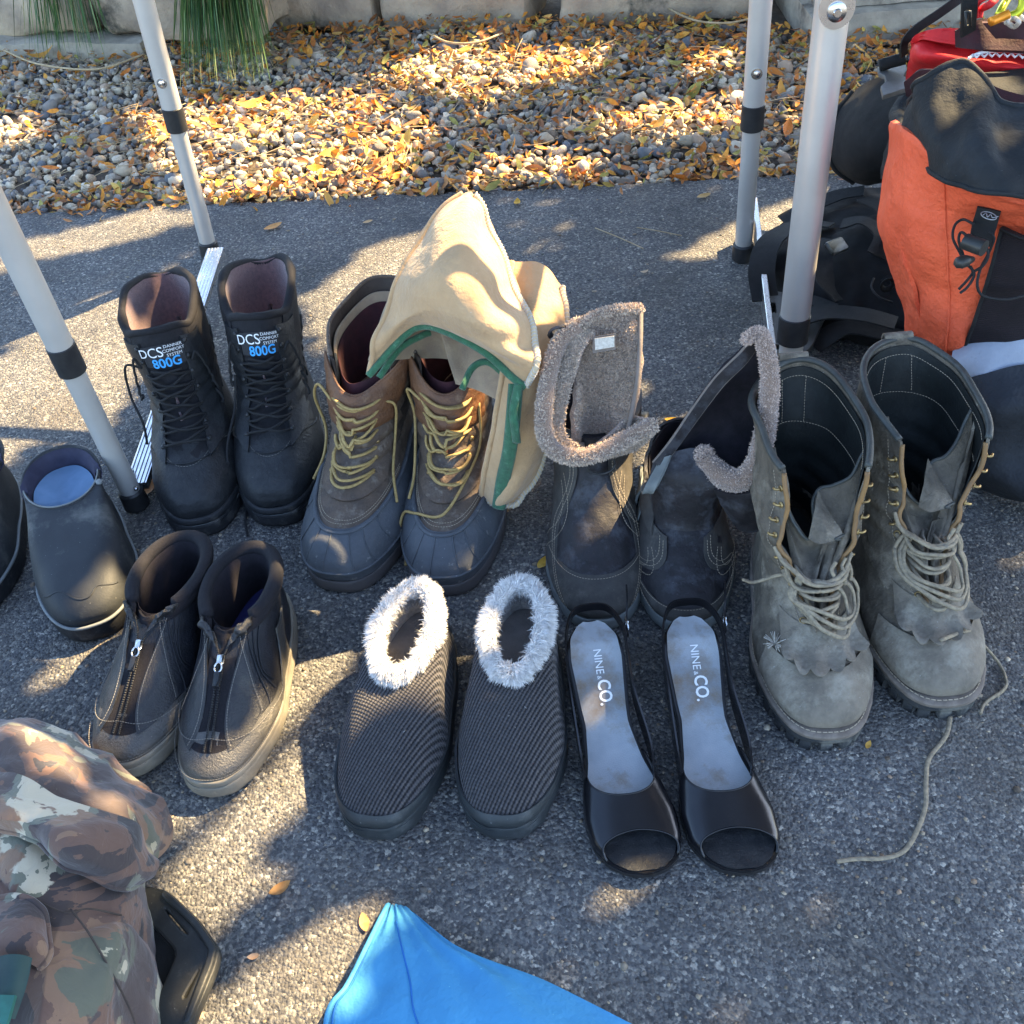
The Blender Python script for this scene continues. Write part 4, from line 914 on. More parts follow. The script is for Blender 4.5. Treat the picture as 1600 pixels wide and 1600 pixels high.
# its far half, closing the pocket behind
net = [[(724, 303, .41), (733, 302, .412), (740, 304, .41)], [(668, 356, .37), (720, 365, .34), (768, 360, .37)], [(625, 436, .33), (715, 440, .28), (802, 441, .33)], [(596, 504, .295), (700, 510, .24), (832, 524, .295)], [(580, 566, .25), (690, 560, .20), (830, 590, .255)]]
sheet('back_sheet', 'felt_inside', ln, net, 30, 40, .004, .003, 14, 5, og)
edge_tube('green_binding', 'green_binding', ln, cr([G(*p)-og for p in ((592, 590, .225), (625, 545, .25), (660, 524, .262), (672, 520, .262))], 30), .0042, 8)
og2 = G(820, 600, .2); lr = thing('felt_liner', 'second tan felt liner hanging down right of the duck boots, green stripe along it', 'boot liner', og2, 0, 'tan felt boot liners')
net = [[(800, 408, .33), (835, 410, .325), (862, 424, .315), (880, 446, .30)],
       [(790, 470, .30), (835, 478, .305), (868, 480, .295), (886, 495, .275)],
       [(792, 560, .26), (828, 560, .27), (862, 560, .255), (878, 575, .23)],
       [(780, 640, .20), (812, 640, .215), (845, 640, .20), (860, 650, .175)],
       [(764, 715, .135), (795, 715, .155), (828, 712, .145), (848, 705, .12)],
       [(752, 765, .085), (775, 785, .085), (803, 782, .085), (832, 755, .085)],
       [(756, 778, .07), (772, 794, .065), (786, 798, .065), (806, 786, .072)]]
_, A, Nn = sheet('outer_sheet', 'felt', lr, net, 60, 90, .006, .006, 12, 8, og2, folds=lambda I, J: .004*np.sin(J*15+I*4)*np.sin(I*3.1))
edge_tube('whipped_seam', 'felt_edge', lr, np.vstack([A[:, -1], A[-1, ::-1]])+0, .0036, 8, wrap=.005)
edge_tube('fold_edge', 'felt', lr, A[:, 0], .004, 8)
gp = cr([G(*p)-og2 for p in ((806, 600, .25), (802, 650, .222), (796, 705, .172), (786, 750, .12), (779, 794, .072))], 60)
edge_tube('green_stripe', 'green_binding', lr, gp, .0088, 8, .35)
edge_tube('green_stripe', 'green_binding', lr, cr([G(*p)-og2 for p in ((806, 600, .254), (798, 640, .232), (800, 665, .215), (803, 690, .19))], 30)+np.array([.003, -.004, .002]), .0055, 8, .5)
sheet('inner_sheet', 'felt_inside', lr, [[(690, 520, .27), (730, 535, .25), (790, 560, .24)], [(700, 560, .24), (735, 580, .22), (790, 600, .215)], [(712, 600, .21), (745, 610, .2), (785, 630, .19)]], 20, 20, .004, .002, 20, 2, og2)
edge_tube('green_binding', 'green_binding', lr, cr([G(*p)-og2 for p in ((722, 608, .232), (738, 575, .245), (762, 566, .25), (792, 588, .24))], 30), .0042, 8)
# ---- boots with fleece-lined open shafts
KX, KY = 1.30, 1.08
def fuzz_sheet(A, Nn, name, parent, n, length, colr, seed, w=.0007, comb=(0, 0, -.3), jit=.8):
    rs = np.random.default_rng(seed); nv, nu = A.shape[:2]; i = rs.integers(0, nv-1, n); j = rs.integers(0, nu-1, n); a = rs.random((n, 1)); b = rs.random((n, 1))
    P = A[i, j]*(1-a)*(1-b)+A[i+1, j]*a*(1-b)+A[i, j+1]*(1-a)*b+A[i+1, j+1]*a*b
    return fur(name, 'fleece_hair', parent, P, Nn[i, j], np.tile(np.array(comb, float), (n, 1)), length, n, w, seed, colr, jit, .2, cvar=.25)
def fuzz_tube(P, r, name, parent, n, length, colr, seed, w=.0007, jit=.7):
    rs = np.random.default_rng(seed); k = rs.integers(0, len(P)-1, n); a = rs.random((n, 1)); C0 = P[k]*(1-a)+P[k+1]*a; D = rs.normal(size=(n, 3)); D /= np.linalg.norm(D, axis=1)[:, None]
    if not np.isscalar(r): r = np.asarray(r)[k]*.93
    return fur(name, 'fleece_hair', parent, C0+D*r, D, D*0, length, n, w, seed, colr, jit, .1, cvar=.25)
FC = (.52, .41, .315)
def winter_base(t, seed, bend, top=8):
    L = Loft([[.004, .282, .048, .024, .022, .022, .78, .80, 1., .78], [.002, .282, .049, .040, .036, .036, .78, .80, 1., .78], [.004, .268, .046, .060, .056, .052, .78, .82, .96, .82], [.008, .228, .042, .082, .082, .076, .8, .86, .93, .86],
              [.012, .185, .039, .105, .106, .106, .86, .92, .93, .9], [.014, .160, .040, .135, .138, .142, .95, .97, .97, .95], [.008, .150, .043, .168, .172, .178, 1, 1, 1, .95], [.002, .146, .046, .20, .202, .204, 1, 1, 1, .95]][:top], bend, crum=.007, cs=seed)
    sole(sole_rows(.288, .052, .0, .024, .003, heel=.80, waist=.80), 'sole', 'grey_rubber', t, .0012)
    patch(L, 'rand', 'grey_rubber', t, v0=0, v1=lambda u: .085+.03*np.cos(6*math.pi*u), nu=110, nv=8, off=.0018, th=.002)
    patch(L, 'upper', 'dark_nylon', t, nu=100, nv=44, th=.004, noise=.0022, ns=32, seed=seed)
    lines = []
    for s_ in (1, -1):
        # swooping suede overlay on each side
        uo = lambda v: s_*(.27-.0*v); 
        a = lambda v: s_*(.055+.10*np.sin(np.clip(v, 0, .75)/.75*math.pi)**2+.03*np.clip(v-.6, 0, 1)); b = lambda v: s_*(.34+0*v)
        lo, hi = (a, b) if s_ > 0 else (b, a)
        patch(L, 'suede_overlay', 'grey_suede', t, lo, hi, .06, .84, 34, 44, .0022, .0015, noise=.0008, ns=60, seed=seed)
        for d_, q in ((.012, .0), (.026, .0)): lines.append([(float(a(v))+s_*d_, v) for v in np.linspace(.08, .82, 14)])
        lines.append([(s_*(.15+.05*math.sin(v*8)), v) for v in np.linspace(.2, .7, 10)]); lines.append([(s_*(.175+.05*math.sin(v*8)), v) for v in np.linspace(.2, .66, 10)])
    patch(L, 'toe_cap', 'grey_suede', t, -.20, .20, .05, lambda u: .36-.10*np.abs(np.asarray(u)/.2)**2, 50, 20, .0028, .0015, noise=.0007, seed=seed)
    lines.append([(u, .345-.10*abs(u/.2)**2) for u in np.linspace(-.19, .19, 15)])
    stitches(L, 'stitching', 'tan_thread', t, lines, .0034, .00035, .0024, .0012)
    patch(L, 'lining', 'shoe_dark_inside', t, v0=.15, v1=.99, nu=60, nv=18, off=-.006, th=.001); cap(L, 'insole', 'shoe_dark_inside', t, .15, -.003)
    return L
loc, rz = place((938, 990), .288, -96); tf = thing('fleece_boot', 'left dark winter boot with its fleece-lined shaft standing open and flap out', 'boot', loc, rz, 'dark winter boots lined with fleece')
L3 = winter_base(tf, 5, None); tfM = np.array(Matrix.Rotation(rz, 3, 'Z')); toL = lambda p, o=loc: (np.asarray(p)-np.array(o))@tfM
def lsheet(name, m, parent, net, loc, rz, **k):
    Rm = np.array(Matrix.Rotation(rz, 3, 'Z')); nt = [[(G(*p)-np.array(loc))@Rm for p in row] for row in net]; o, A, Nn = sheet(name, m, parent, nt, world=True, **k)
    cam_l = (CAM_C-np.array(loc))@Rm; nv, nu = A.shape[:2]
    s = np.sign(((cam_l-A)*Nn).sum(2)); return o, A, Nn*(1 if s[nv//2, nu//2] > 0 else -1)
def lpts(pts, loc, rz): Rm = np.array(Matrix.Rotation(rz, 3, 'Z')); return [(G(*p)-np.array(loc))@Rm for p in pts]
# inner back wall and outer left wall of the opened shaft (fleece side seen)
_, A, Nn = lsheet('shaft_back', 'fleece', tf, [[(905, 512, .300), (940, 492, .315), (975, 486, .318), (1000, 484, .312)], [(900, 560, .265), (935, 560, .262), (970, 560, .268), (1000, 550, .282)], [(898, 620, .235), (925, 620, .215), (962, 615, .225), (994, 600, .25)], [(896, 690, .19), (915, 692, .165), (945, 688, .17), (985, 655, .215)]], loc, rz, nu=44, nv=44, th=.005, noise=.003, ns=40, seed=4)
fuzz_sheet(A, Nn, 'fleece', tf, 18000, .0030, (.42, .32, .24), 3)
_, A, Nn = lsheet('shaft_side', 'fleece', tf, [[(906, 505, .305), (882, 530, .292), (868, 570, .268), (856, 625, .24), (850, 668, .218), (862, 700, .2), (892, 712, .192)], [(930, 520, .300), (912, 545, .288), (900, 580, .264), (888, 625, .238), (882, 660, .22), (886, 682, .208), (905, 696, .198)]], loc, rz, nu=70, nv=14, th=.006, noise=.003, ns=40, seed=6)
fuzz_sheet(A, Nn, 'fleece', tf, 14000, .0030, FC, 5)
P = np.array(cr(lpts([(905, 507, .306), (878, 530, .292), (860, 575, .268), (850, 640, .238), (852, 680, .215), (870, 706, .2), (905, 714, .192), (945, 704, .195), (985, 682, .205), (1018, 665, .215)], loc, rz), 90))
edge_tube('fleece_collar', 'fleece', tf, P, .0105, 12, .8); fuzz_tube(P, .0092, 'fleece', tf, 16000, .0030, FC, 7)
P = np.array(cr(lpts([(905, 507, .306), (940, 489, .316), (975, 483, .32), (1000, 482, .314)], loc, rz), 40)); edge_tube('fleece_collar', 'fleece', tf, P, .005); fuzz_tube(P, .005, 'fleece', tf, 4000, .003, FC, 8)
edge_tube('zipper_edge', 'taupe_trim', tf, np.array(cr(lpts([(1001, 484, .313), (1000, 540, .288), (995, 600, .252), (984, 660, .212), (978, 700, .19)], loc, rz), 50)), .003, 8)
_, A, Nn = lsheet('open_flap', 'fleece', tf, [[(930, 700, .192), (962, 672, .205), (985, 650, .212), (1020, 664, .215)], [(935, 712, .18), (965, 700, .185), (995, 690, .19), (1026, 670, .207)], [(940, 716, .175), (968, 712, .178), (998, 700, .182), (1024, 676, .2)]], loc, rz, nu=30, nv=16, th=.006, noise=.002, ns=40, seed=8); fuzz_sheet(A, Nn, 'fleece', tf, 7000, .003, FC, 9)
lsheet('size_label', 'taupe_trim', tf, [[(926, 526, .301), (962, 521, .303)], [(926, 552, .284), (962, 546, .287)]], loc, rz, nu=8, nv=8, th=.001)
lsheet('size_label', 'cord_white', tf, [[(929, 529, .301), (960, 525, .303)], [(930, 547, .289), (960, 542, .291)]], loc, rz, nu=8, nv=8, th=.001)
# outside of the shaft under the collar, with strap and ring
patch(L3, 'shaft_cuff', 'dark_nylon', tf, -.30, .30, .80, 1., 44, 10, .004, .004, noise=.0015, ns=40, seed=3)
edge_tube('strap', 'black_leather', tf, np.array(cr([L3.S(u, .86-.03*math.cos(u*5), .0085) for u in np.linspace(-.26, .26, 9)], 40)), .0062, 8, .3)
edge_tube('strap_loop', 'taupe_trim', tf, np.array(cr([L3.S(.03, v, .011) for v in (.80, .86, .92, .98)], 20)), .0058, 8, .3)
a_ = np.linspace(0, 2*math.pi, 30); c0 = L3.S(-.02, .79, .010); ux = L3.S(-.03, .79, .01)-L3.S(.03, .79, .01); ux /= np.linalg.norm(ux); uz = L3.S(0, .84, .01)-L3.S(0, .76, .01); uz /= np.linalg.norm(uz)
edge_tube('strap_ring', 'buckle_grey' if 'buckle_grey' in MATS else 'black_plastic', tf, np.array([c0+ux*.017*math.cos(q)+uz*.011*math.sin(q) for q in a_]), .0016, 8)
lp = G(878, 520, .295); lpL = lpts([(878, 520, .295)], loc, rz)[0]
edge_tube('pull_loop', 'dark_nylon', tf, np.array([lpL+np.array([.014*math.cos(q), .004*math.sin(q), .011*math.sin(q)]) for q in np.linspace(0, 2*math.pi, 24)]), .0036, 8, .5)
# the right one: shaft slumped to the right
loc2, rz2 = place((1072, 995), .288, -99)
tg = thing('fleece_boot', 'right dark winter boot whose unzipped shaft slumps against the logger boots', 'boot', loc2, rz2, 'dark winter boots lined with fleece')
def lean2(P, u, v):
    k = np.clip((P[..., 2]-.07)/.13, 0, 1)**1.3; Q = P.copy(); Q[..., 0] = Q[..., 0]*(1+.22*k)-.018*k; Q[..., 1] -= .006*k; return Q
L4 = winter_base(tg, 6, lean2, 5)
patch(L4, 'side_strip', 'grey_rubber', tg, lambda v: .205+.02*np.sin(v*5), lambda v: .262+.015*np.sin(v*5), .06, .80, 10, 40, .0042, .0016, noise=.0005)
patch(L4, 'side_gusset', 'grey_suede', tg, .12, .24, .76, 1.0, 16, 14, .0046, .0016, noise=.0008)
_, A, Nn = lsheet('shaft_inside', 'shoe_dark_inside', tg, [[(1030, 716, .175), (1050, 690, .19), (1085, 640, .225), (1120, 590, .26), (1178, 526, .31)], [(1060, 726, .155), (1085, 700, .165), (1120, 655, .19), (1150, 610, .22), (1186, 545, .285)], [(1110, 745, .15), (1140, 740, .148), (1172, 712, .152), (1192, 650, .185), (1200, 580, .255)], [(1130, 755, .14), (1165, 750, .14), (1195, 715, .155), (1210, 650, .19), (1208, 590, .25)]], loc2, rz2, nu=40, nv=24, th=.004, noise=.002, ns=40, seed=4)
_, A, Nn = lsheet('shaft_outside', 'dark_nylon', tg, [[(1020, 722, .17), (1048, 685, .195), (1082, 636, .23), (1118, 588, .265), (1155, 550, .295), (1178, 522, .312)], [(1034, 728, .165), (1060, 692, .185), (1094, 646, .22), (1130, 600, .255), (1163, 566, .28), (1184, 536, .3)]], loc2, rz2, nu=50, nv=10, th=.004)
for k_ in (0, -1): edge_tube('zipper_tape', 'taupe_trim', tg, A[k_]+Nn[k_]*.002, .0018, 6)
zt = MB(); 
for q in np.linspace(0, 49, 70): p = A[5, int(q)]+Nn[5, int(q)]*.0015; zt.box(p, (.003, .002, .002))
tag(zt.build('zipper_teeth', 'black_plastic', tg), kind='stuff')
P = np.array(cr(lpts([(1165, 530, .315), (1186, 522, .318), (1196, 545, .305), (1203, 590, .275), (1200, 640, .24), (1192, 690, .205), (1180, 730, .175), (1155, 752, .158), (1125, 742, .158), (1100, 718, .168), (1102, 706, .178)], loc2, rz2), 100))
rr_ = np.interp(np.linspace(0, 1, 100), [0, .1, .3, .6, .8, .95, 1], [.006, .008, .010, .0135, .0145, .012, .004]); mesh('fleece_collar', *tube_vf(P, rr_, 10), 'fleece', tg); fuzz_tube(P, rr_[:, None], 'fleece', tg, 22000, .0030, (.56, .43, .35), 12)
_, A, Nn = lsheet('collar_fold', 'fleece', tg, [[(1100, 706, .178), (1125, 742, .163), (1160, 752, .160), (1188, 715, .182)], [(1110, 712, .178), (1130, 735, .168), (1155, 740, .166), (1178, 700, .185)]], loc2, rz2, nu=24, nv=8, th=.004)
top_ = lpts([(1022, 722, .170), (1060, 704, .178), (1100, 704, .178), (1150, 752, .155)], loc2, rz2); mid_ = lpts([(1006, 765, .135), (1048, 758, .148), (1100, 764, .148), (1152, 782, .130)], loc2, rz2)
sheet('ankle', 'dark_nylon', tg, [top_, mid_, [L4.S(u, .86, .0015) for u in (.27, .10, .90, .74)], [L4.S(u, .62, .0012) for u in (.26, .09, .91, .75)], [L4.S(u, .50, -.001) for u in (.26, .09, .91, .75)]], 50, 60, .004, .0022, 34, 19, world=True)
gg = lpts([(1034, 716, .172), (1050, 712, .178), (1003, 768, .134), (1024, 766, .146)], loc2, rz2); sheet('grey_gusset', 'grey_rubber', tg, [[gg[0], gg[1]], [gg[2], gg[3]], [L4.S(.285, .86, .0025), L4.S(.205, .86, .0050)], [L4.S(.285, .45, .0025), L4.S(.23, .45, .0050)]], 14, 60, .003, .0012, 40, 3, world=True)
lsheet('slumped_shaft', 'dark_nylon', tg, [[(1118, 760, .150), (1150, 768, .150), (1180, 762, .158), (1200, 740, .175)], [(1130, 785, .125), (1155, 800, .12), (1182, 795, .125), (1200, 775, .14)], [(1142, 800, .10), (1160, 822, .09), (1184, 822, .09), (1200, 800, .105)]], loc2, rz2, nu=28, nv=20, th=.006, noise=.003, ns=40, seed=9)
KX, KY, KZ = 1.13, 1.03, .84
# ---- tall worn logger boots
def logger(lab, toe, deg, seed, lean, mirror):
    loc, rz = place(toe, .315, deg); t = thing('logger_boot', lab, 'boot', loc, rz, 'tall dusty leather logger boots')
    def df(P, u, v):
        k = np.clip((P[..., 2]-.12)/.18, 0, 1)**1.1; Q = P.copy(); Q[..., 0] += lean[0]*k; Q[..., 1] += lean[1]*k
        cr_ = np.exp(-((P[..., 2]-.14)/.035)**2); Q[..., 0] += .002*np.sin(P[..., 2]*260+seed)*cr_*np.sign(P[..., 0]); return Q
    L = Loft([[.006, .309, .0565, .040, .040, .038, .74, .78, 1., .70], [.006, .308, .0565, .060, .056, .056, .74, .78, 1., .70], [.008, .290, .051, .082, .080, .074, .74, .8, .97, .75], [.012, .255, .046, .102, .102, .092, .78, .84, .94, .82],
              [.018, .215, .042, .124, .124, .116, .86, .90, .94, .88], [.020, .188, .042, .152, .152, .150, .95, .96, .96, .94], [.012, .178, .047, .19, .19, .19, 1, 1, 1, .95], [.002, .172, .049, .24, .236, .232, 1, 1, 1, .92], [-.010, .168, .051, .305, .292, .275, 1, 1, 1, .88]], df, crum=.009, cs=seed)
    sl_ = Loft(sole_rows(.318, .060, .012, .030, .002, heel=.74, waist=.76, p=.72)); patch(sl_, 'outsole', 'lug_rubber', t, nu=100, nv=10, th=.006, noise=.001); cap(sl_, 'tread', 'lug_rubber', t, 0.)
    wl = Loft([[-.001, .320, .0605, .030, .030, .030, .74, .76, 1., .72], [-.001, .320, .0605, .0365, .0365, .0365, .74, .76, 1., .72], [.006, .308, .054, .037, .037, .037, .74, .76, 1., .72]]); patch(wl, 'welt', 'welt', t, nu=110, nv=8, th=.003, noise=.0006)
    stitches(wl, 'welt_stitch', 'tan_thread', t, [[(u, .76) for u in np.linspace(-.3, .3, 40)]], .0006, .0007, .0042, .0016)
    for u in np.r_[np.linspace(-.26, .26, 17), np.linspace(.36, .64, 9)]:
        p = sl_.S(u, .15, -.003); d = sl_.N(u, .4); ang = math.atan2(d[1], d[0]); m_ = MB(); m_.box((p[0]-d[0]*.004, p[1]-d[1]*.004, .0075), (.016, .013, .0145), rotz(ang), .001); m_.build('lug', 'lug_rubber', t)
    vm = .50
    patch(L, 'vamp', 'worn_leather', t, v0=0, v1=.52, nu=120, nv=40, th=.003, noise=.0012, ns=50, seed=seed)
    op = lambda v: .015+.080*np.clip((v-.44)/.3, 0, 1)+.035*np.clip((v-.75)/.25, 0, 1)
    patch(L, 'quarter', 'worn_leather', t, lambda v: op(v), lambda v: 1-op(v), .40, 1.0, 130, 50, .0030, .0034, noise=.0012, ns=40, seed=seed+1)
    patch(L, 'toe_cap', 'worn_leather_light', t, -.165, .165, .03, lambda u: .33-.08*np.abs(np.asarray(u)/.165)**2, 44, 20, .0026, .002, noise=.0006, seed=seed)
    patch(L, 'lining', 'shaft_inside', t, lambda v: op(v)+.01, lambda v: .99-op(v), .30, .985, 90, 36, -.0022, .0012)
    cap(L, 'insole', 'shaft_inside', t, .22, -.005)
    # rolled edge round the shaft, stitched bands within
    rim(L, 'rolled_edge', 'edge_leather', t, 1., .0040, .0015, .135, .865, 100, .9)
    stitches(L, 'stitching', 'tan_thread', t, [[(u, .965) for u in np.linspace(.15, .85, 50)], [(u, .86) for u in np.linspace(.16, .84, 50)], [(.46, v) for v in np.linspace(.965, .86, 6)], [(.54, v) for v in np.linspace(.965, .86, 6)]], -.0042, .0004, .0022, .0012)
    # oiled edges of the lacing opening with hooks
    for s_ in (1, -1):
        e = [((s_*float(op(v))) % 1.0, v) for v in np.linspace(.42, .99, 24)]
        P = np.array([L.S(u, v, .0018+.002*math.sin(v*30+seed)) for u, v in e]); mesh('opening_edge', *tube_vf(cr(P, 60), .0026, 8, .8), 'oiled_edge', t)
        for v in (.93, .875, .82, .765, .70):
            u = (s_*(float(op(v))+.016)) % 1.; p = L.S(u, v, .0035); n_2 = L.N(u, v); d = (L.S(u, v+.02, .0035)-p); d /= np.linalg.norm(d); w_ = np.cross(n_2, d)
            m_ = MB(); m_.tube([p-n_2*.001, p+n_2*.003, p+n_2*.0055+w_*s_*.002, p+n_2*.0055+w_*s_*.0055], .0015, 7, 12); m_.tube([p, p+n_2*.0009], .0034, 10); m_.build('lace_hook', 'brass', t)
        for v in (.47, .53, .59, .645):
            u = (s_*(float(op(v))+.022)) % 1.; p = L.S(u, v, .0032); n_2 = L.N(u, v); m_ = MB(); a = np.cross(n_2, [0, 0, 1.]); a /= np.linalg.norm(a); e2 = np.cross(n_2, a)
            m_.tube([p+(a*math.cos(q)+e2*math.sin(q))*.0032+n_2*.0004 for q in np.linspace(0, 2*math.pi, 13)], .0009, 6); m_.build('eyelet', 'brass', t)
    for s_ in (1, -1): stitches(L, 'stitching', 'tan_thread', t, [[((s_*(float(op(v))+.036)) % 1., v) for v in np.linspace(.42, .97, 20)]], .0038, .0004, .0024, .0012)
    # tongue: gusset hanging in an S fold between the edges
    x0 = lambda s_, v, o=-.001: L.S((s_*(float(op(v))+.012)) % 1., v, o)
    q_ = 1 if mirror else 0
    tp = [[(1208, 700, .232), (1219, 765, .20), (1240, 818, .172), (1262, 843, .158), (1272, 822, .166), (1270, 786, .182), (1280, 764, .192), (1302, 758, .196), (1330, 744, .208), (1346, 712, .226), (1357, 696, .232)],
          [(1384, 652, .232), (1396, 718, .20), (1416, 768, .172), (1440, 788, .158), (1450, 764, .166), (1447, 742, .178), (1456, 722, .188), (1478, 712, .194), (1496, 688, .206), (1510, 655, .222), (1518, 640, .232)]][q_]
    mid = [(x+(2, 4, 6, 8, 16, 26, 26, 20, 12, 6, 2)[k], y+(18, 22, 26, 24, 22, 36, 58, 58, 48, 34, 20)[k], z-(.012, .016, .020, .022, .012, .012, .026, .030, .028, .020, .012)[k]) for k, (x, y, z) in enumerate(tp)]
    Rm = np.array(Matrix.Rotation(rz, 3, 'Z')); tl = lambda row: [(G(*p)-np.array(loc))@Rm for p in row]
    lowr = [x0(1, .62), L.S(.035, .61, .004), L.S(.028, .60, .006), L.S(.02, .59, .008), L.S(.01, .59, .009), L.S(.0, .59, .010), L.S(.99, .59, .010), L.S(.98, .60, .009), L.S(.972, .60, .008), L.S(.965, .61, .006), x0(-1, .62)]
    bot = [x0(1, .50), L.S(.026, .47, .001), L.S(.022, .45, .001), L.S(.016, .43, .001), L.S(.008, .42, .001), L.S(.0, .42, .001), L.S(.992, .42, .001), L.S(.984, .43, .001), L.S(.978, .45, .001), L.S(.974, .47, .001), x0(-1, .50)]
    net = [tl(tp), tl(mid), lowr, bot]
    _, A, Nn = sheet('tongue', 'worn_leather', t, net, 80, 60, .0028, .0012, 40, seed, world=True); mesh('tongue_edge', *tube_vf(A[0], .0020, 8), 'edge_leather', t)
    ox, oy = (172, -50) if mirror else (0, 0); nf = [tl([(x+ox, y+oy, z) for x, y, z in r_]) for r_ in ([(1278, 766, .196), (1292, 792, .186), (1318, 836, .166)], [(1272, 800, .184), (1288, 818, .180), (1306, 842, .168)], [(1263, 842, .166), (1282, 850, .166), (1312, 842, .166)])]
    _, A, Nn = sheet('tongue_fold', 'worn_leather', t, nf, 24, 24, .0026, .0014, 60, seed+4, world=True); mesh('tongue_edge', *tube_vf(A[:, -1], .0016, 8), 'edge_leather', t)
    net2 = [[x0(1, .66)+(-.008, .0, .0), L.S(.02, .66, .014), L.S(.0, .67, .020), L.S(.975, .655, .020), x0(-1, .66)+(.006, 0, 0)], [x0(1, .6)+(-.006, 0, 0), L.S(.02, .60, .008), L.S(.0, .60, .010), L.S(.98, .60, .010), x0(-1, .6)+(.006, 0, 0)], [L.S(.028, .52, .001), L.S(.014, .52, .002), L.S(.0, .52, .003), L.S(.986, .52, .002), L.S(.972, .52, .001)]]
    _, A, Nn = sheet('tongue_fold', 'worn_leather', t, net2, 40, 30, .003, .0016, 50, seed+1, world=True); mesh('tongue_edge', *tube_vf(A[0], .0018, 8), 'worn_leather_light', t)
    # fringed kiltie over the vamp
    teeth = lambda u: .335-.030*np.abs(np.sin(np.asarray(u)*math.pi*24+.6))**.8-.012*np.sin(np.asarray(u)*31)-.0*u
    patch(L, 'kiltie', 'worn_leather_light', t, -.12, .12, teeth, .46, 70, 20, lambda U, V: .0045+.010*np.clip((.40-V)/.09, 0, 1)**2+.003*np.sin(U*90)*np.clip((.42-V)/.09, 0, 1), .0022, noise=.0008, ns=60, seed=seed+8)
    # pull tab at the back
    p0 = L.S(.5, .985, .004); tb_ = [p0+(-.016, -.004, -.02), p0+(-.016, -.007, .010), p0+(0, -.008, .013), p0+(.016, -.007, .010), p0+(.016, -.004, -.02)]
    sheet('pull_tab', 'worn_leather', t, [[p0+(x, -.004, -.025), p0+(x, -.009, .0), p0+(x, -.007, .012), p0+(x, .001, .0135), p0+(x, .005, .004), p0+(x, .004, -.012)] for x in (-.016, 0, .016)], 24, 10, .0024, world=True)
    # loose criss-crossed laces
    rs = np.random.default_rng(seed+20); g = []
    for k, v in enumerate((.47, .53, .59, .645, .69)):
        w1 = float(op(v))+.022; b = rs.uniform(-.02, .02)
        g.append([(w1, v, .004), (w1*.55, v-.022+b, .013), (0, v-.040+b, .018), (-w1*.6, v-.022, .014), (-w1, v+.010, .005)]); g.append([(-w1, v, .004), (-w1*.45, v-.030-b, .018), (w1*.2, v-.028, .022), (w1*.7, v+.012, .013), (w1, v+.045, .005)])
    bars(L, t, 'dusty_lace', g, r=.0026, flat=.8)
    # long loops drooping over the toe
    for q in range(3):
        a, b = rs.uniform(.03, .07), rs.uniform(.05, .10)
        bars(L, t, 'dusty_lace', [[(a, .66, .010), (a+.02, .56, .02), (.01, .44+.03*q, .026), (-.05, .40+.025*q, .022), (-b-.02, .46, .016), (-b, .56, .018), (-b+.02, .66, .014), (-b+.01, .72, .008)]], r=.0023, flat=.8)
    return t, L, loc, rz
t5, L5, lo5, rz5 = logger('left of the two tall dusty logger boots, its front open and laces loose', (1290, 1172), -96, 11, (-.004, -.004), False)
t6, L6, lo6, rz6 = logger('right of the two tall dusty logger boots, lace trailing onto the asphalt', (1474, 1122), -93, 12, (-.020, -.002), True)
free_lace('lace', 'dusty_lace', t5, [L5.S(.075, .64, .006), L5.S(.11, .60, .012), L5.S(.15, .52, .026), L5.S(.17, .45, .042)], .0021, 30, .75)
P = lpts([(1470, 1000, .09), (1515, 985, .07), (1530, 1000, .04), (1560, 1035, .006), (1572, 1062, .004), (1568, 1078, .004), (1540, 1098, .004), (1532, 1115, .004)], lo6, rz6); free_lace('lace', 'dusty_lace', t6, P, .0022, 70, .7)
P = lpts([(1485, 1120, .004), (1478, 1150, .004), (1452, 1185, .004), (1447, 1220, .004), (1446, 1260, .004), (1432, 1300, .004), (1412, 1330, .0045), (1380, 1341, .0045), (1340, 1342, .004), (1308, 1346, .004)], lo6, rz6); free_lace('lace', 'dusty_lace', t6, P, .0023, 100, .6)
sd = MB(); c_ = L5.S(.135, .30, .006)
for q in range(26):
    d = np.array([random.gauss(0, 1), random.gauss(0, 1), random.random()*.8+.1]); d /= np.linalg.norm(d); sd.tube([c_, c_+d*.007+(0, 0, .001), c_+d*.014], .0004, 3)
so_ = sd.build('seed_head', 'cord_white'); so_.location = lo5; so_.rotation_euler = (0, 0, rz5); tag(so_, 'small feathery dry seed head stuck on the left logger boot', 'seed head')
KX, KY, KZ = 1.12, .98, .82
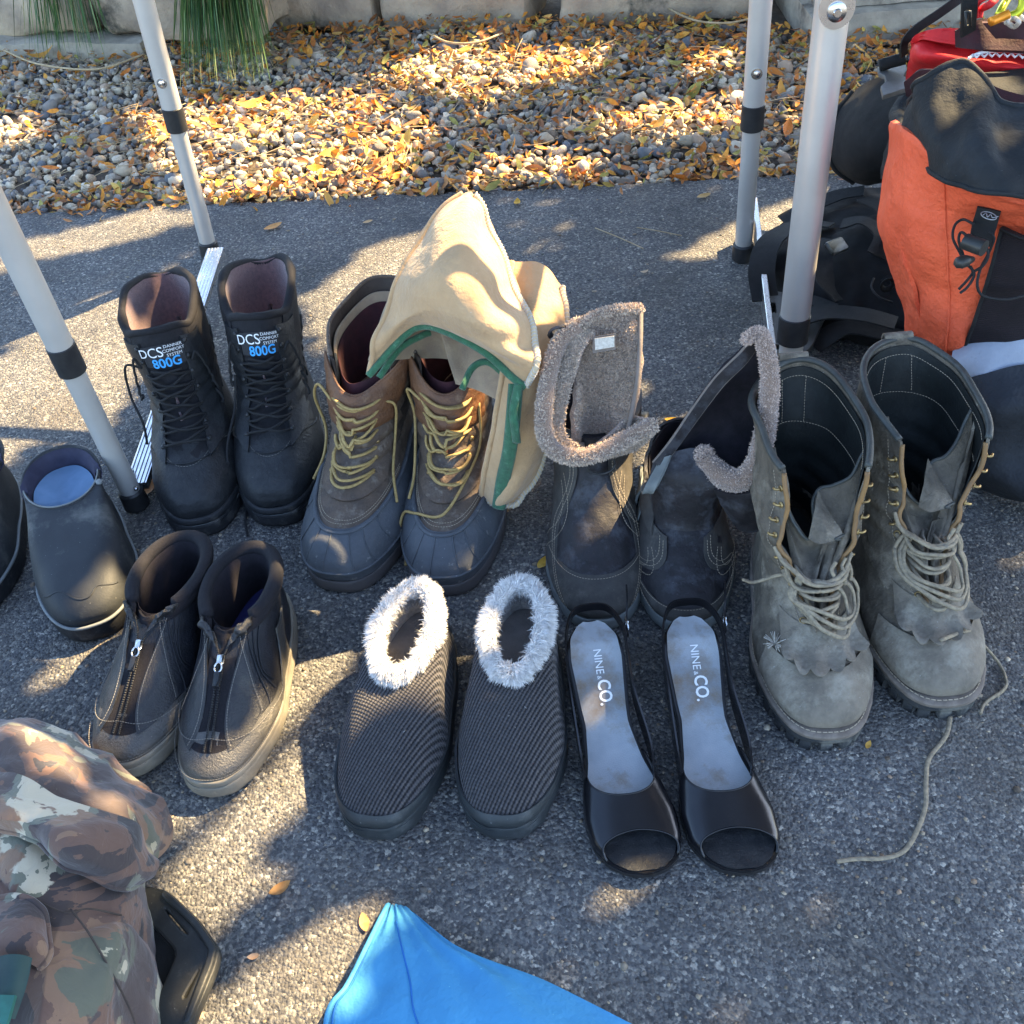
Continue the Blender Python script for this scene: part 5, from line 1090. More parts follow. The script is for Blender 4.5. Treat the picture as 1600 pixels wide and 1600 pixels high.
# ---- zip-up leather walking shoes
def zipshoe(lab, toe, deg, seed, open_=.0):
    loc, rz = place(toe, .288, deg); t = thing('zip_shoe', lab, 'shoe', loc, rz, 'grey and black zip shoes')
    L = Loft([[.004, .280, .050, .030, .028, .030, .78, .80, 1., .78], [.001, .281, .050, .044, .042, .044, .78, .80, 1., .78], [.002, .266, .047, .060, .058, .058, .78, .82, .96, .82], [.004, .228, .043, .078, .078, .076, .8, .86, .92, .86],
              [.006, .182, .040, .096, .098, .100, .86, .92, .92, .9], [.008, .148, .038, .114, .118, .122, .94, .96, .96, .94], [.004, .132, .038, .132, .134, .136, 1, 1, 1, .95]])
    sl_ = sole(sole_rows(.290, .0525, .0, .026, .003, heel=.82, waist=.82, p=.76, toe=.006), 'sole', 'pale_sole', t, .0012)
    sl2 = Loft([[-.001, .287, .0525, .026, .024, .030, .80, .82, 1., .77], [-.001, .287, .0525, .034, .032, .039, .80, .82, 1., .77], [.004, .282, .049, .035, .033, .040, .80, .82, 1., .77]]); patch(sl2, 'foxing', 'pale_sole', t, nu=96, nv=6, th=.003)
    patch(L, 'upper', 'dark_soft_leather', t, v0=0, v1=.90, nu=110, nv=40, th=.003, noise=.0012, ns=40, seed=seed)
    patch(L, 'toe_cap', 'toe_leather', t, -.23, .23, .03, lambda u: .46-.22*np.abs(np.asarray(u)/.23)**1.4, 56, 24, .0020, .0018, noise=.0006, ns=50, seed=seed)
    for s_ in (1, -1):
        a = lambda v: s_*(.055+.02*np.sin(v*9)); b = lambda v: s_*(.115+.05*np.sin(v*5)); lo, hi = (a, b) if s_ > 0 else (b, a)
        patch(L, 'zip_panel', 'silver_leather', t, lo, hi, .34, .90, 14, 40, .0032, .002, noise=.001, ns=60, seed=seed+1)
        a2 = lambda v: s_*(.20+.06*np.sin(v*4)); b2_ = lambda v: s_*(.30+0*v); lo, hi = (a2, b2_) if s_ > 0 else (b2_, a2)
        patch(L, 'side_panel', 'toe_leather' if s_ < 0 else 'dark_soft_leather', t, lo, hi, .06, .62, 16, 30, .0026, .0018, noise=.0008, seed=seed+2)
        for q, uu in enumerate((.135, .165, .19)): seams(L, 'seam', 'dark_soft_leather', t, [[(s_*(uu+.05*math.sin(v*5+q*.4)), v) for v in np.linspace(.28+.03*q, .84, 9)]], .001, .0011)
    stitches(L, 'stitching', 'grey_thread', t, [[(u, .445-.22*abs(u/.23)**1.4-.02) for u in np.linspace(-.22, .22, 21)], [(u, .16) for u in np.linspace(-.2, .2, 15)]]+[[(s_*(.063+.02*math.sin(v*9)), v) for v in np.linspace(.36, .88, 16)] for s_ in (1, -1)]+[[(s_*(.106+.05*math.sin(v*5)), v) for v in np.linspace(.36, .88, 16)] for s_ in (1, -1)], .0054, .00035, .002, .001)
    # zipper: tape, two rows of teeth, slider and pull
    patch(L, 'zipper_tape', 'collar_cloth', t, -.052, .052, .36, .74, 12, 24, .0022, .0014)
    for s_ in (1, -1):
        m_ = MB()
        for v in np.linspace(.37, .90, 60):
            w_ = .006 if v < .74 else .006+(v-.74)*.22; p = L.S(s_*w_, v, .0045); m_.box(p, (.0022, .0016, .0014))
        tag(m_.build('zipper_teeth', 'black_plastic', t), kind='stuff')
    p = L.S(0, .735, .006); q = L.S(0, .66, .0065); n_2 = L.N(0, .72); m_ = MB(); dd = (q-p)/np.linalg.norm(q-p); mx = np.stack([np.cross(dd, n_2), dd, n_2], 1)
    m_.box(p, (.0085, .012, .005), mx, .0015); sl3 = m_.build('slider', 'steel', t)
    a_ = np.linspace(0, 2*math.pi, 20); m_ = MB(); m_.tube([p+dd*.009+n_2*.003+mx[:, 0]*.004*math.cos(x)+dd*.0055*math.sin(x) for x in a_], .0011, 7); m_.build('pull_ring', 'steel', sl3); m_ = MB(); m_.box(p+dd*.022+n_2*.0035, (.0075, .017, .0018), mx, .0008); m_.build('pull_tag', 'dark_soft_leather', sl3)
    # padded collar, split and ruffled at the front
    P = L.S(np.linspace(.10, .90, 90), 1.0, -.003); rr = np.full(90, .0078)*(1+.12*vnoise(P, 30, seed)); rr[0] = rr[-1] = .003; mesh('collar', *tube_vf(P, rr, 12), 'collar_cloth', t)
    patch(L, 'collar_band', 'collar_cloth', t, .08, .92, .84, 1.0, 90, 10, .002, .006, puff=.003)
    for s_ in (1, -1):
        net = [[L.S((s_*.115) % 1, .99, .004), L.S((s_*.075) % 1, 1., .010), L.S((s_*.05) % 1, .97, .008)], [L.S((s_*.11) % 1, .92, .005), L.S((s_*.065) % 1, .93, .012), L.S((s_*.035) % 1, .89, .008)], [L.S((s_*.09) % 1, .84, .004), L.S((s_*.05) % 1, .84, .007), L.S((s_*.018) % 1, .80, .005)]]
        sheet('ruffled_edge', 'silver_leather', t, net, 16, 20, .003, .004, 110, seed+s_, world=True)
    net = [[L.S(.06, .97, -.004), L.S(.0, .93, .002), L.S(.94, .97, -.004)], [L.S(.05, .9, -.002), L.S(.0, .88, .001), L.S(.95, .9, -.002)], [L.S(.03, .78, 0), L.S(.0, .76, 0), L.S(.97, .78, 0)]]; sheet('gusset', 'collar_cloth', t, net, 16, 16, .003, .003, 90, seed, world=True)
    patch(L, 'lining', 'shoe_dark_inside', t, v0=.12, v1=.97, nu=60, nv=18, off=-.008, th=.001); cap(L, 'insole', 'navy_insole', t, .18, -.005, dz=.003)
    return t
zipshoe('left of the two zip shoes, its toe tucked behind the camouflage cloth', (192, 1222), -104, 31)
zipshoe('right of the two zip shoes, pale sunlit toe pointing at the camera', (335, 1252), -99, 32)
KX, KY, KZ = 1.06, .98, 1.0
# ---- knit slippers with white fur cuffs
def slipper(lab, toe, deg, seed, tilt=0):
    loc, rz = place(toe, .285, deg); t = thing('slipper', lab, 'slipper', loc, rz, 'dark knit slippers with white fur cuffs')
    L = Loft([[.002, .280, .056, .022, .020, .022, .78, .84, 1., .74], [.0, .281, .056, .036, .034, .036, .78, .84, 1., .74], [.002, .266, .053, .054, .052, .048, .78, .85, .98, .78], [.004, .238, .050, .068, .068, .060, .8, .86, .95, .82], [.006, .205, .046, .080, .082, .072, .82, .88, .93, .86],
              [.008, .172, .041, .088, .090, .083, .86, .92, .94, .9], [.016, .140, .029, .094, .096, .090, .92, .96, .96, .94]])
    sole(sole_rows(.286, .0585, .0, .024, .003, heel=.80, waist=.84, p=.74), 'sole', 'slate_rubber', t, .0016)
    patch(L, 'rubber_rand', 'slate_rubber', t, v0=0, v1=lambda u: .125+.07*np.cos(math.pi*u*2)+.03*np.cos(math.pi*4*u), nu=110, nv=10, off=.0026, th=.0026, noise=.0004)
    patch(L, 'upper', 'dark_knit', t, nu=160, nv=90, th=.004, noise=.0012, ns=26, seed=seed)
    patch(L, 'lining', 'fur_base', t, v0=.2, v1=.99, nu=60, nv=16, off=-.005, th=.002); cap(L, 'insole', 'slipper_insole', t, .28, -.007)
    u = np.linspace(0, 1, 121); P = L.S(u, 1.0, -.001); P[:, 2] += .004
    mesh('fur_cuff', *tube_vf(P[:-1], .0085, 12, .85, closed=True), 'fur_base', t)
    rs = np.random.default_rng(seed); n = 30000; k = rs.integers(0, 120, n); a = rs.random((n, 1)); C0 = P[k]*(1-a)+P[(k+1) % 121]*a; T_ = P[(k+1) % 121]-P[k]; T_ /= np.linalg.norm(T_, axis=1)[:, None]
    cen = P.mean(0); out = C0-cen; out[:, 2] = 0; out /= np.linalg.norm(out, axis=1)[:, None]; ph = rs.uniform(-2.6, 3.14, n)[:, None]; D = out*np.cos(ph)+np.array([0, 0, 1.])*np.sin(ph)*.95
    clump = vnoise(C0, 150, seed)[:, None]*1.3; C1 = vnoise(C0, 110, seed+2)[:, None]; fur('fur', 'fur_white', t, C0+D*(.0078+.002*C1), D, out*(.6+.7*C1)+np.array([0, 0, -.35])+T_*clump, .0088, n, .00042, seed, (.93, .92, .90), .24, .66, .35, cvar=.13)
    # inside of the cuff, greyer
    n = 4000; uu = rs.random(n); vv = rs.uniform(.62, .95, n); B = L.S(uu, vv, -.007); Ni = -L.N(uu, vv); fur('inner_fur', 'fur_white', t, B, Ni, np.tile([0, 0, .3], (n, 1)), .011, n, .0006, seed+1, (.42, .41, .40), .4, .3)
    return t
slipper('left of the two knit slippers, angled outward with sun on its white fur', (585, 1316), -104, 41)
slipper('right of the two knit slippers, beside the peep-toe pumps', (785, 1316), -101, 42)
KX, KY = 1.02, 1.08
# ---- black peep-toe slingback pumps
def pump(lab, toe, deg, mir, seed):
    loc, rz = place(toe, .262/1.0, deg); Lg = .262*KY; t = thing('slingback_pump', lab, 'shoe', loc, rz, 'black peep-toe slingback pumps')
    _s = np.array([0, .03, .09, .18, .28, .42, .56, .68, .78, .88, .95, .985, 1.0]); _w = np.array([.004, .0165, .0262, .0285, .0262, .0232, .029, .0385, .0425, .040, .030, .018, .003])
    _S = np.linspace(0, 1, 400); _W = np.interp(_S, _s, _w); _k = np.exp(-np.linspace(-2, 2, 25)**2); _k /= _k.sum(); _W2 = np.convolve(np.pad(_W, 12, mode='reflect', reflect_type='odd'), _k, 'valid'); _W = np.where((_S > .05) & (_S < .95), _W2, _W)
    def outline(s, grow=0.):             # half widths along the foot (s 0 heel .. 1 toe)
        w_ = np.interp(s, _S, _W); return w_*KX+grow
    def zc(s): return .052*(1-np.clip((s-.12)/.58, 0, 1)**1.0)**1.4*1.0+.010+.006*np.clip((s-.88)/.12, 0, 1)
    def cx(s): return mir*(.016*np.clip((s-.35)/.65, 0, 1)**1.3-.002)
    def foot(name, m, grow, z0, th, s0=0., s1=1., ns=60, nx=15, cup=.0, parent=t):
        s = s0+(s1-s0)*(1-np.cos(np.linspace(0, math.pi, ns)))/2; X = np.linspace(-1, 1, nx); A = np.zeros((ns, nx, 3))
        for i, q in enumerate(s):
            w_ = outline(q, grow); A[i, :, 0] = cx(q)+X*w_; A[i, :, 1] = q*Lg; A[i, :, 2] = zc(q)+z0+cup*X**2
        B = A.copy(); B[..., 2] -= th; n = ns*nx; F = [grid_faces(nx, ns), grid_faces(nx, ns, False, n)[:, ::-1]]
        def strip(ids): a = np.array(ids[:-1]); b = np.array(ids[1:]); F.append(np.stack([a, b, b+n, a+n], 1))
        strip(list(range(nx))); strip([(ns-1)*nx+k for k in range(nx)]); strip([k*nx for k in range(ns)]); strip([k*nx+nx-1 for k in range(ns)])
        return autosmooth(mesh(name, np.vstack([A.reshape(-1, 3), B.reshape(-1, 3)]), np.vstack(F), m, parent), 50)
    foot('outsole', 'black_sole', .003, -.004, .006); foot('footbed_edge', 'glossy_black', .0016, -.0005, .0045)
    ins = foot('insole', 'satin_insole', -.0012, .0012, .0018, .012, .80, cup=.0015); foot('toe_bed', 'black_leather', -.0012, .0010, .0015, .77, .992)
    # heel block, slim wedge under the heel
    HL = Loft([[.012, .050, .015, .0, .0, .0, 1, 1, 1, .9, -mir*.002], [.008, .056, .018, .02, .02, .02, 1, 1, 1, .9, -mir*.002], [.002, .075, .0255, .050, .046, .040, 1, 1, 1, .9, -mir*.002]]); patch(HL, 'heel', 'black_sole', t, nu=40, nv=12, th=.003); cap(HL, 'heel_tip', 'black_rubber', t, 0.)
    # vamp: band across the forefoot
    def vs(a, f):                        # a -1..1 across, f 0..1 rear->front edge
        s = (.735-.215*np.abs(a)**2.2)*(1-f)+(.905-.045*(1-np.abs(a)**1.6)+.035*np.abs(a)**2)*f
        s = np.clip(s, 0, .985); w_ = outline(s, .0030); ar = a*math.pi/2; h = .036*(1-.50*np.clip((s-.5)/.45, 0, 1)); h = h*(1-.12*f)
        return np.stack([cx(s)+w_*np.sin(ar)**1*1.0, s*Lg, zc(s)-.002+h*np.abs(np.cos(ar))**.62], -1)
    a = np.linspace(-1, 1, 61); f = np.linspace(0, 1, 30); A_, F_ = np.meshgrid(a, f); Vv = vs(A_, F_); c_ = Vv.mean((0, 1)); n = Vv.shape[0]*61
    du = np.gradient(Vv, axis=1); dv = np.gradient(Vv, axis=0); Nn = np.cross(du, dv); Nn /= np.linalg.norm(Nn, axis=2)[..., None]+1e-9; Nn *= np.sign(Nn[..., 2:3].mean()); 
    B = Vv-Nn*.0016; FF = [grid_faces(61, 30), grid_faces(61, 30, False, n)[:, ::-1]]
    for ids in (list(range(61)), [(29)*61+k for k in range(61)]): x = np.array(ids[:-1]); y = np.array(ids[1:]); FF.append(np.stack([x, y, y+n, x+n], 1))
    autosmooth(mesh('vamp', np.vstack([Vv.reshape(-1, 3), B.reshape(-1, 3)]), np.vstack(FF), 'glossy_black', t), 60)
    mesh('vamp_edge', *tube_vf(Vv[0], .0009, 6), 'glossy_black', t); mesh('vamp_edge', *tube_vf(Vv[-1], .0009, 6), 'glossy_black', t)
    # slingback: strip rising from the vamp ends and round the heel
    def strap(pts, name, hh, m='glossy_black', n=60):
        Pm = cr(pts, n); T_ = np.gradient(Pm, axis=0); T_ /= np.linalg.norm(T_, axis=1)[:, None]; up = np.array([0, 0, 1.])-T_*T_[:, 2:3]; up /= np.linalg.norm(up, axis=1)[:, None]; sd_ = np.cross(T_, up); h_ = np.interp(np.linspace(0, 1, n), *hh)[:, None]
        sec = [Pm+up*h_*a_+sd_*b_ for a_, b_ in ((-1, -.0009), (1, -.0009), (1, .0009), (-1, .0009))]; V = np.stack(sec, 1).reshape(-1, 3); F = [tuple(q) for q in grid_faces(4, n, True)]+[(0, 1, 2, 3), tuple((n-1)*4+k for k in (3, 2, 1, 0))]
        return autosmooth(mesh(name, V, F, m, t), 40)
    e1, e2 = vs(np.array(.97), np.array(.16)), vs(np.array(-.97), np.array(.16))
    rp = [e1+(0, .012, .002), e1+(.001, -.018, .009), (cx(.36)+.0335, .36*Lg, .050), (cx(.22)+.0335, .22*Lg, .063), (.0315, .025, .072), (.020, -.006, .071), (0, -.013, .070), (-.020, -.006, .071), (-.0315, .025, .072), (cx(.22)-.0335, .22*Lg, .063), (cx(.36)-.0335, .36*Lg, .050), e2+(-.001, -.018, .009), e2+(0, .012, .002)]
    strap(rp, 'sling_strap', ([0, .08, .22, .38, .62, .78, .92, 1], [.016, .0155, .0125, .0055, .0055, .0125, .0155, .016]))
    for sg in (1, -1):
        pass
    bs = mir                              # buckle on the outer side
    bp = np.array([bs*.0335, .022, .071]); m_ = MB(); m_.tube([bp+(bs*.003, -.008, .006), bp+(bs*.003, .008, .006), bp+(bs*.003, .008, -.007), bp+(bs*.003, -.008, -.007), bp+(bs*.003, -.008, .006)], .0012, 7); m_.tube([bp+(bs*.004, -.001, -.007), bp+(bs*.0045, -.001, .007)], .0008, 6); m_.build('buckle', 'steel', t)
    strap([bp+(bs*.002, .012, -.002), bp+(bs*.004, -.008, .004), bp+(bs*.008, -.028, .012), bp+(bs*.010, -.046, .014)], 'strap_tail', ([0, 1], [.0045, .0035]), n=24)
    # maker's lettering down the insole, heel to toe
    def pl(x, y): s = (.145*Lg+x)/Lg; return (cx(s)-y-.0015, .145*Lg+x, zc(s)+.0022)
    k0 = tex2mesh('NINE', .0125, 'print_white', lambda x, y: pl(x, y), 'lettering', ins, align='LEFT', sx=.92); tex2mesh('&', .0065, 'print_white', lambda x, y: pl(x+.0280, y-.0015), 'lettering', ins, align='LEFT'); tex2mesh('CO.', .0195, 'print_white', lambda x, y: pl(x+.0322, y+.002), 'lettering', ins, align='LEFT', sx=.8, bold=.0004)
    return t
pump('left of the two black peep-toe pumps, beside the knit slippers', (990, 1378), -90, -1, 51)
pump('right of the two black peep-toe pumps, darker worn streak on its insole', (1142, 1374), -93, -1, 52)
# ================================================================= CLOTH, BAGS, STRAPS
def camo_mat():
    m = bpy.data.materials.new('camouflage_cloth'); m.use_nodes = True; n = m.node_tree; L = n.links; b = n.nodes['Principled BSDF']; MATS['camouflage_cloth'] = m
    tc = n.nodes.new('ShaderNodeTexCoord')
    def noi(s, d, dist, off):
        mp = n.nodes.new('ShaderNodeMapping'); mp.inputs['Location'].default_value = off; L.new(tc.outputs['Object'], mp.inputs['Vector'])
        t = n.nodes.new('ShaderNodeTexNoise'); t.inputs['Scale'].default_value = s; t.inputs['Detail'].default_value = d; t.inputs['Distortion'].default_value = dist; L.new(mp.outputs[0], t.inputs['Vector']); return t.outputs[0]
    def ramp(src, els, k='CONSTANT'):
        r = n.nodes.new('ShaderNodeValToRGB'); L.new(src, r.inputs[0]); e = r.color_ramp.elements; r.color_ramp.interpolation = k
        while len(e) < len(els): e.new(.5)
        for q, (p, c) in zip(e, els): q.position = p; q.color = rgb(c)
        return r.outputs[0]
    def mix(f, a, z):
        x = n.nodes.new('ShaderNodeMix'); x.data_type = 'RGBA'; L.new(f, x.inputs[0]); L.new(a, x.inputs[6]); L.new(z, x.inputs[7]); return x.outputs[2]
    a = ramp(noi(9, 7, .8, (0, 0, 0)), [(0, (.035, .024, .022)), (.40, (.10, .055, .038)), (.48, (.17, .10, .06)), (.56, (.085, .088, .06)), (.64, (.34, .30, .20))], 'CONSTANT')
    c = ramp(noi(14, 8, .8, (3, 1, 2)), [(0, (.40, .35, .25)), (.37, (.12, .12, .085)), (.43, (.055, .038, .034)), (.54, (.12, .065, .042)), (.62, (.028, .024, .024))], 'CONSTANT')
    f = ramp(noi(7, 7, 1.0, (7, 7, 7)), [(0, (0, 0, 0)), (.50, (0, 0, 0)), (.51, (1, 1, 1))], 'LINEAR')
    col = mix(f, a, c); L.new(col, b.inputs['Base Color']); b.inputs['Roughness'].default_value = .85; b.inputs['Sheen Weight'].default_value = .2
    bp = n.nodes.new('ShaderNodeBump'); bp.inputs['Distance'].default_value = .003; L.new(noi(45, 5, .8, (1, 1, 1)), bp.inputs['Height']); L.new(bp.outputs[0], b.inputs['Normal'])
camo_mat()
mat('dark_green_cloth', (.012, .03, .03), (.02, .045, .04), 40, .7)
mat('teal_cloth', (.03, .14, .11), (.02, .09, .07), 40, .7)
mat('blue_cloth', (.040, .205, .385), (.048, .23, .41), 14, .75, .005, 28, rvar=.08, c3=(.055, .25, .45), s3=9, a3=.55, w3=.2)
mat('blue_seam', (.01, .12, .38), (.01, .1, .3), 50, .7)
mat('satin_plastic', (.020, .021, .020), (.028, .029, .027), 40, .4, .0003, 160, c3=(.06, .058, .05), s3=40, a3=.6)
mat('orange_nylon', (.72, .115, .045), (.62, .09, .035), 14, .7, .006, 48, c3=(.55, .09, .03), s3=9, a3=.56, w3=.25)
mat('red_nylon', (.62, .018, .022), (.5, .014, .018), 20, .6, .0015, 90)
mat('maroon_nylon', (.045, .014, .018), (.03, .012, .014), 50, .8, .001, 200)
mat('charcoal_nylon', (.009, .0105, .012), (.015, .017, .019), 22, .85, .0020, 120, c3=(.024, .028, .032), s3=9, a3=.52, w3=.2)
mat('black_webbing', (.007, .0075, .008), (.012, .0125, .013), 60, .8, .0006, 700)
mat('black_foam', (.0045, .0045, .005), (.008, .008, .0085), 60, .9, .0004, 900)
mat('mesh_cloth', (.05, .028, .04), (.03, .018, .025), 60, .8, .0004, 400, uv=('mesh', 300, .0012, 0, (.006, .005, .006)))
mat('pale_fabric', (.30, .33, .38), (.24, .265, .31), 20, .8, .001, 140, c3=(.2, .2, .2), s3=30, a3=.62)
mat('slate_fabric', (.022, .025, .031), (.016, .018, .022), 14, .8, .006, 30)
mat('buckle_grey', (.10, .105, .105), (.08, .085, .085), 90, .5, .0002, 400, c3=(.3, .3, .28), s3=160, a3=.7)
mat('anodised_yellow', (.62, .60, .04), (.5, .5, .03), 40, .3, metal=.6)
mat('anodised_orange', (.75, .28, .02), (.6, .2, .02), 40, .35, metal=.4)
mat('logo_thread', (.32, .33, .34), (.25, .25, .26), 400, .8)
def ribbon(name, m, parent, pts, wd, origin, up=(0, 0, 1), th=.0016, n=None, world=False, lab=None, twist=0):
    P = cr([(p if world else G(*p)) for p in pts], n or 10*len(pts))-np.array(origin); T_ = np.gradient(P, axis=0); T_ /= np.linalg.norm(T_, axis=1)[:, None]
    up = np.array(up, float); S_ = np.cross(T_, up); S_ /= np.linalg.norm(S_, axis=1)[:, None]+1e-9; N_ = np.cross(S_, T_)
    if twist: a = np.linspace(0, twist, len(P))[:, None]; S_, N_ = S_*np.cos(a)+N_*np.sin(a), N_*np.cos(a)-S_*np.sin(a)
    V = np.stack([P+S_*a*wd/2+N_*b*th/2 for a, b in ((-1, -1), (1, -1), (1, 1), (-1, 1))], 1).reshape(-1, 3); k = len(P)
    F = [tuple(q) for q in grid_faces(4, k, True)]+[(0, 1, 2, 3), tuple((k-1)*4+q for q in (3, 2, 1, 0))]; o = autosmooth(mesh(name, V, F, m, parent), 40)
    if lab: o['label'] = lab
    return o
def plate(name, m, parent, outline, holes, th, bevel=.0012, origin=(0, 0, 0), z=0.):
    """flat moulded piece with slots; outline in x,y of the place"""
    cu = bpy.data.curves.new('outline', 'CURVE'); cu.dimensions = '2D'; cu.fill_mode = 'BOTH'; cu.extrude = th/2; cu.bevel_depth = bevel; cu.bevel_resolution = 1
    for poly in [outline]+holes:
        sp = cu.splines.new('POLY'); sp.points.add(len(poly)-1); sp.use_cyclic_u = True
        for k, p in enumerate(poly): sp.points[k].co = (p[0]-origin[0], p[1]-origin[1], 0, 1)
    ob = bpy.data.objects.new('outline', cu); COL.objects.link(ob); me = bpy.data.meshes.new_from_object(ob.evaluated_get(bpy.context.evaluated_depsgraph_get()))
    V = [(v.co.x, v.co.y, v.co.z+z) for v in me.vertices]; F = [tuple(p.vertices) for p in me.polygons]; bpy.data.objects.remove(ob); bpy.data.meshes.remove(me)
    return autosmooth(mesh(name, V, F, m, parent), 40)
def rounded(poly, r=.15, n=4):
    out = []; k = len(poly)
    for i in range(k):
        a, b, c = np.array(poly[i-1]), np.array(poly[i]), np.array(poly[(i+1) % k]); p = b+(a-b)*r; q = b+(c-b)*r
        for t in np.linspace(0, 1, n): out.append((1-t)**2*p+2*t*(1-t)*b+t*t*q)
    return out
# ---- camouflage garment in the corner
oc = G(60, 1380, 0); cg = thing('camouflage_garment', 'crumpled brown camouflage garment heaped in the lower left corner', 'garment', oc)
net = [[(-170, 1150, 0), (-20, 1155, 0), (70, 1168, 0), (140, 1188, 0), (198, 1222, 0)],
       [(-170, 1112, .10), (-20, 1123, .10), (70, 1138, .09), (140, 1163, .08), (204, 1208, .05)],
       [(-170, 1180, .15), (-20, 1185, .15), (80, 1198, .145), (170, 1222, .11), (246, 1246, .05)],
       [(-170, 1270, .165), (-10, 1270, .165), (90, 1288, .155), (190, 1305, .12), (257, 1320, .035)],
       [(-170, 1370, .155), (0, 1380, .16), (90, 1390, .155), (170, 1395, .12), (220, 1388, .05)],
       [(-170, 1480, .15), (0, 1490, .155), (90, 1490, .15), (180, 1480, .12), (236, 1470, .03)],
       [(-170, 1640, .14), (0, 1650, .15), (100, 1640, .14), (190, 1630, .10), (264, 1615, .015)],
       [(-170, 1760, .0), (0, 1760, .0), (100, 1760, .0), (190, 1740, .0), (264, 1700, .0)]]
fold = lambda I, J: .007*np.sin(I*9+J*13+2*np.sin(J*7))*np.sin(I*math.pi)+.010*np.abs(np.sin(I*7-J*13+1+1.5*np.sin(I*5)))**.6*np.sin(J*math.pi)-.004*np.abs(np.sin(I*13+J*9))**.8
sheet('cloth', 'camouflage_cloth', cg, net, 150, 180, .003, .008, 15, 60, oc, folds=fold)
net = [[(-60, 1205, .175), (50, 1222, .185), (140, 1262, .175), (205, 1296, .135), (240, 1322, .09)], [(-60, 1235, .20), (50, 1258, .205), (130, 1296, .19), (200, 1330, .15), (250, 1345, .095)],
       [(-60, 1270, .205), (50, 1295, .205), (120, 1335, .19), (192, 1362, .15), (240, 1364, .10)], [(-60, 1290, .185), (50, 1318, .185), (112, 1358, .17), (180, 1380, .135), (230, 1376, .09)]]
_, A, Nn = sheet('folded_sleeve', 'camouflage_cloth', cg, net, 100, 60, .004, .006, 18, 63, oc, folds=lambda I, J: .003*np.sin(I*11+J*4)); edge_tube('sleeve_seam', 'camouflage_cloth', cg, A[-1], .0022, 6)
net = [[(-60, 1420, .165), (20, 1400, .175), (60, 1420, .17), (72, 1450, .16)], [(-60, 1470, .185), (20, 1455, .188), (60, 1470, .18), (76, 1490, .165)], [(-60, 1510, .175), (10, 1500, .18), (45, 1505, .17), (62, 1515, .16)]]
_, A, Nn = sheet('cuff_fold', 'camouflage_cloth', cg, net, 40, 30, .004, .004, 16, 65, oc); edge_tube('cuff_seam', 'camouflage_cloth', cg, np.vstack([A[0], A[:, -1]]), .003, 6)
for pts in ([(110, 1420, .16), (140, 1460, .148), (180, 1530, .125), (212, 1600, .09), (220, 1660, .08)], [(0, 1395, .165), (50, 1405, .165), (100, 1425, .158), (140, 1420, .145), (190, 1430, .12)]):
    edge_tube('seam', 'dark_leather', cg, cr([G(*p)-oc for p in pts], 50), .0009, 6)
sheet('dark_strap', 'dark_green_cloth', cg, [[(-60, 1500, .19), (20, 1492, .192), (50, 1498, .185)], [(-60, 1540, .19), (10, 1540, .192), (40, 1545, .185)], [(-60, 1590, .185), (-5, 1590, .188), (22, 1592, .18)]], 20, 20, .004, .003, 30, 2, oc)
sheet('teal_tab', 'teal_cloth', cg, [[(-60, 1552, .197), (24, 1555, .195)], [(-60, 1640, .19), (6, 1620, .19)]], 12, 12, .004, .002, 30, 2, oc)
# ---- black moulded buckle frame half under it
ob_ = G(280, 1500, .03); pf = thing('plastic_frame', 'black moulded plastic piece with two slots sticking out from the camouflage cloth', 'buckle', ob_)
W_ = lambda pts, z=.03: [tuple(G(x, y, z)[:2]) for x, y in pts]
slot1 = W_([(258, 1424), (264, 1420), (300, 1462), (296, 1468), (286, 1464), (260, 1432)]); slot2 = W_([(312, 1516), (317, 1520), (296, 1566), (288, 1568), (287, 1560)])
plate('frame_plate', 'satin_plastic', pf, rounded(W_([(215, 1388), (262, 1398), (312, 1445), (342, 1488), (336, 1515), (298, 1606), (262, 1640), (250, 1570), (284, 1490), (238, 1440)]), .2), [rounded(slot1, .25), rounded(slot2, .25)], .007, .0025, ob_)
plate('inner_plate', 'black_foam', pf, rounded(W_([(200, 1420), (240, 1442), (286, 1490), (256, 1560), (245, 1640), (200, 1640)]), .1), [], .004, .001, ob_, -.012)
plate('raised_rim', 'satin_plastic', pf, rounded(W_([(262, 1400), (312, 1447), (340, 1488), (335, 1512), (300, 1600), (294, 1602), (328, 1512), (333, 1490), (308, 1452), (260, 1406)]), .2), [], .006, .0018, ob_, .006)
# ---- blue cloth at the bottom edge
obl = G(700, 1560, .02); bc = thing('blue_cloth', 'bright blue padded cloth corner at the bottom edge of the photo', 'cloth', obl)
net = [[(607, 1415, .0), (624, 1413, .0), (644, 1421, .0)], [(603, 1419, .008), (622, 1416, .010), (646, 1424, .008)], [(573, 1476, .028), (650, 1468, .030), (722, 1480, .022)], [(541, 1540, .034), (690, 1530, .036), (850, 1528, .024)], [(513, 1585, .036), (720, 1590, .040), (960, 1585, .025)], [(505, 1690, .036), (800, 1700, .042), (1180, 1695, .025)]]
_, A, Nn = sheet('cover', 'blue_cloth', bc, net, 90, 90, .006, .003, 9, 70, obl, folds=lambda I, J: .009*np.exp(-((I-.80+.10*J)/.09)**2)*J+.0012*np.sin(I*30+J*9))
edge_tube('edge_seam', 'blue_seam', bc, A[6:, 2]+Nn[6:, 2]*.001, .0009, 6); edge_tube('cross_seam', 'blue_seam', bc, A[26:, 30]+Nn[26:, 30]*.0004, .0008, 6); edge_tube('rolled_edge', 'blue_cloth', bc, A[10:, 0], .0028, 8)
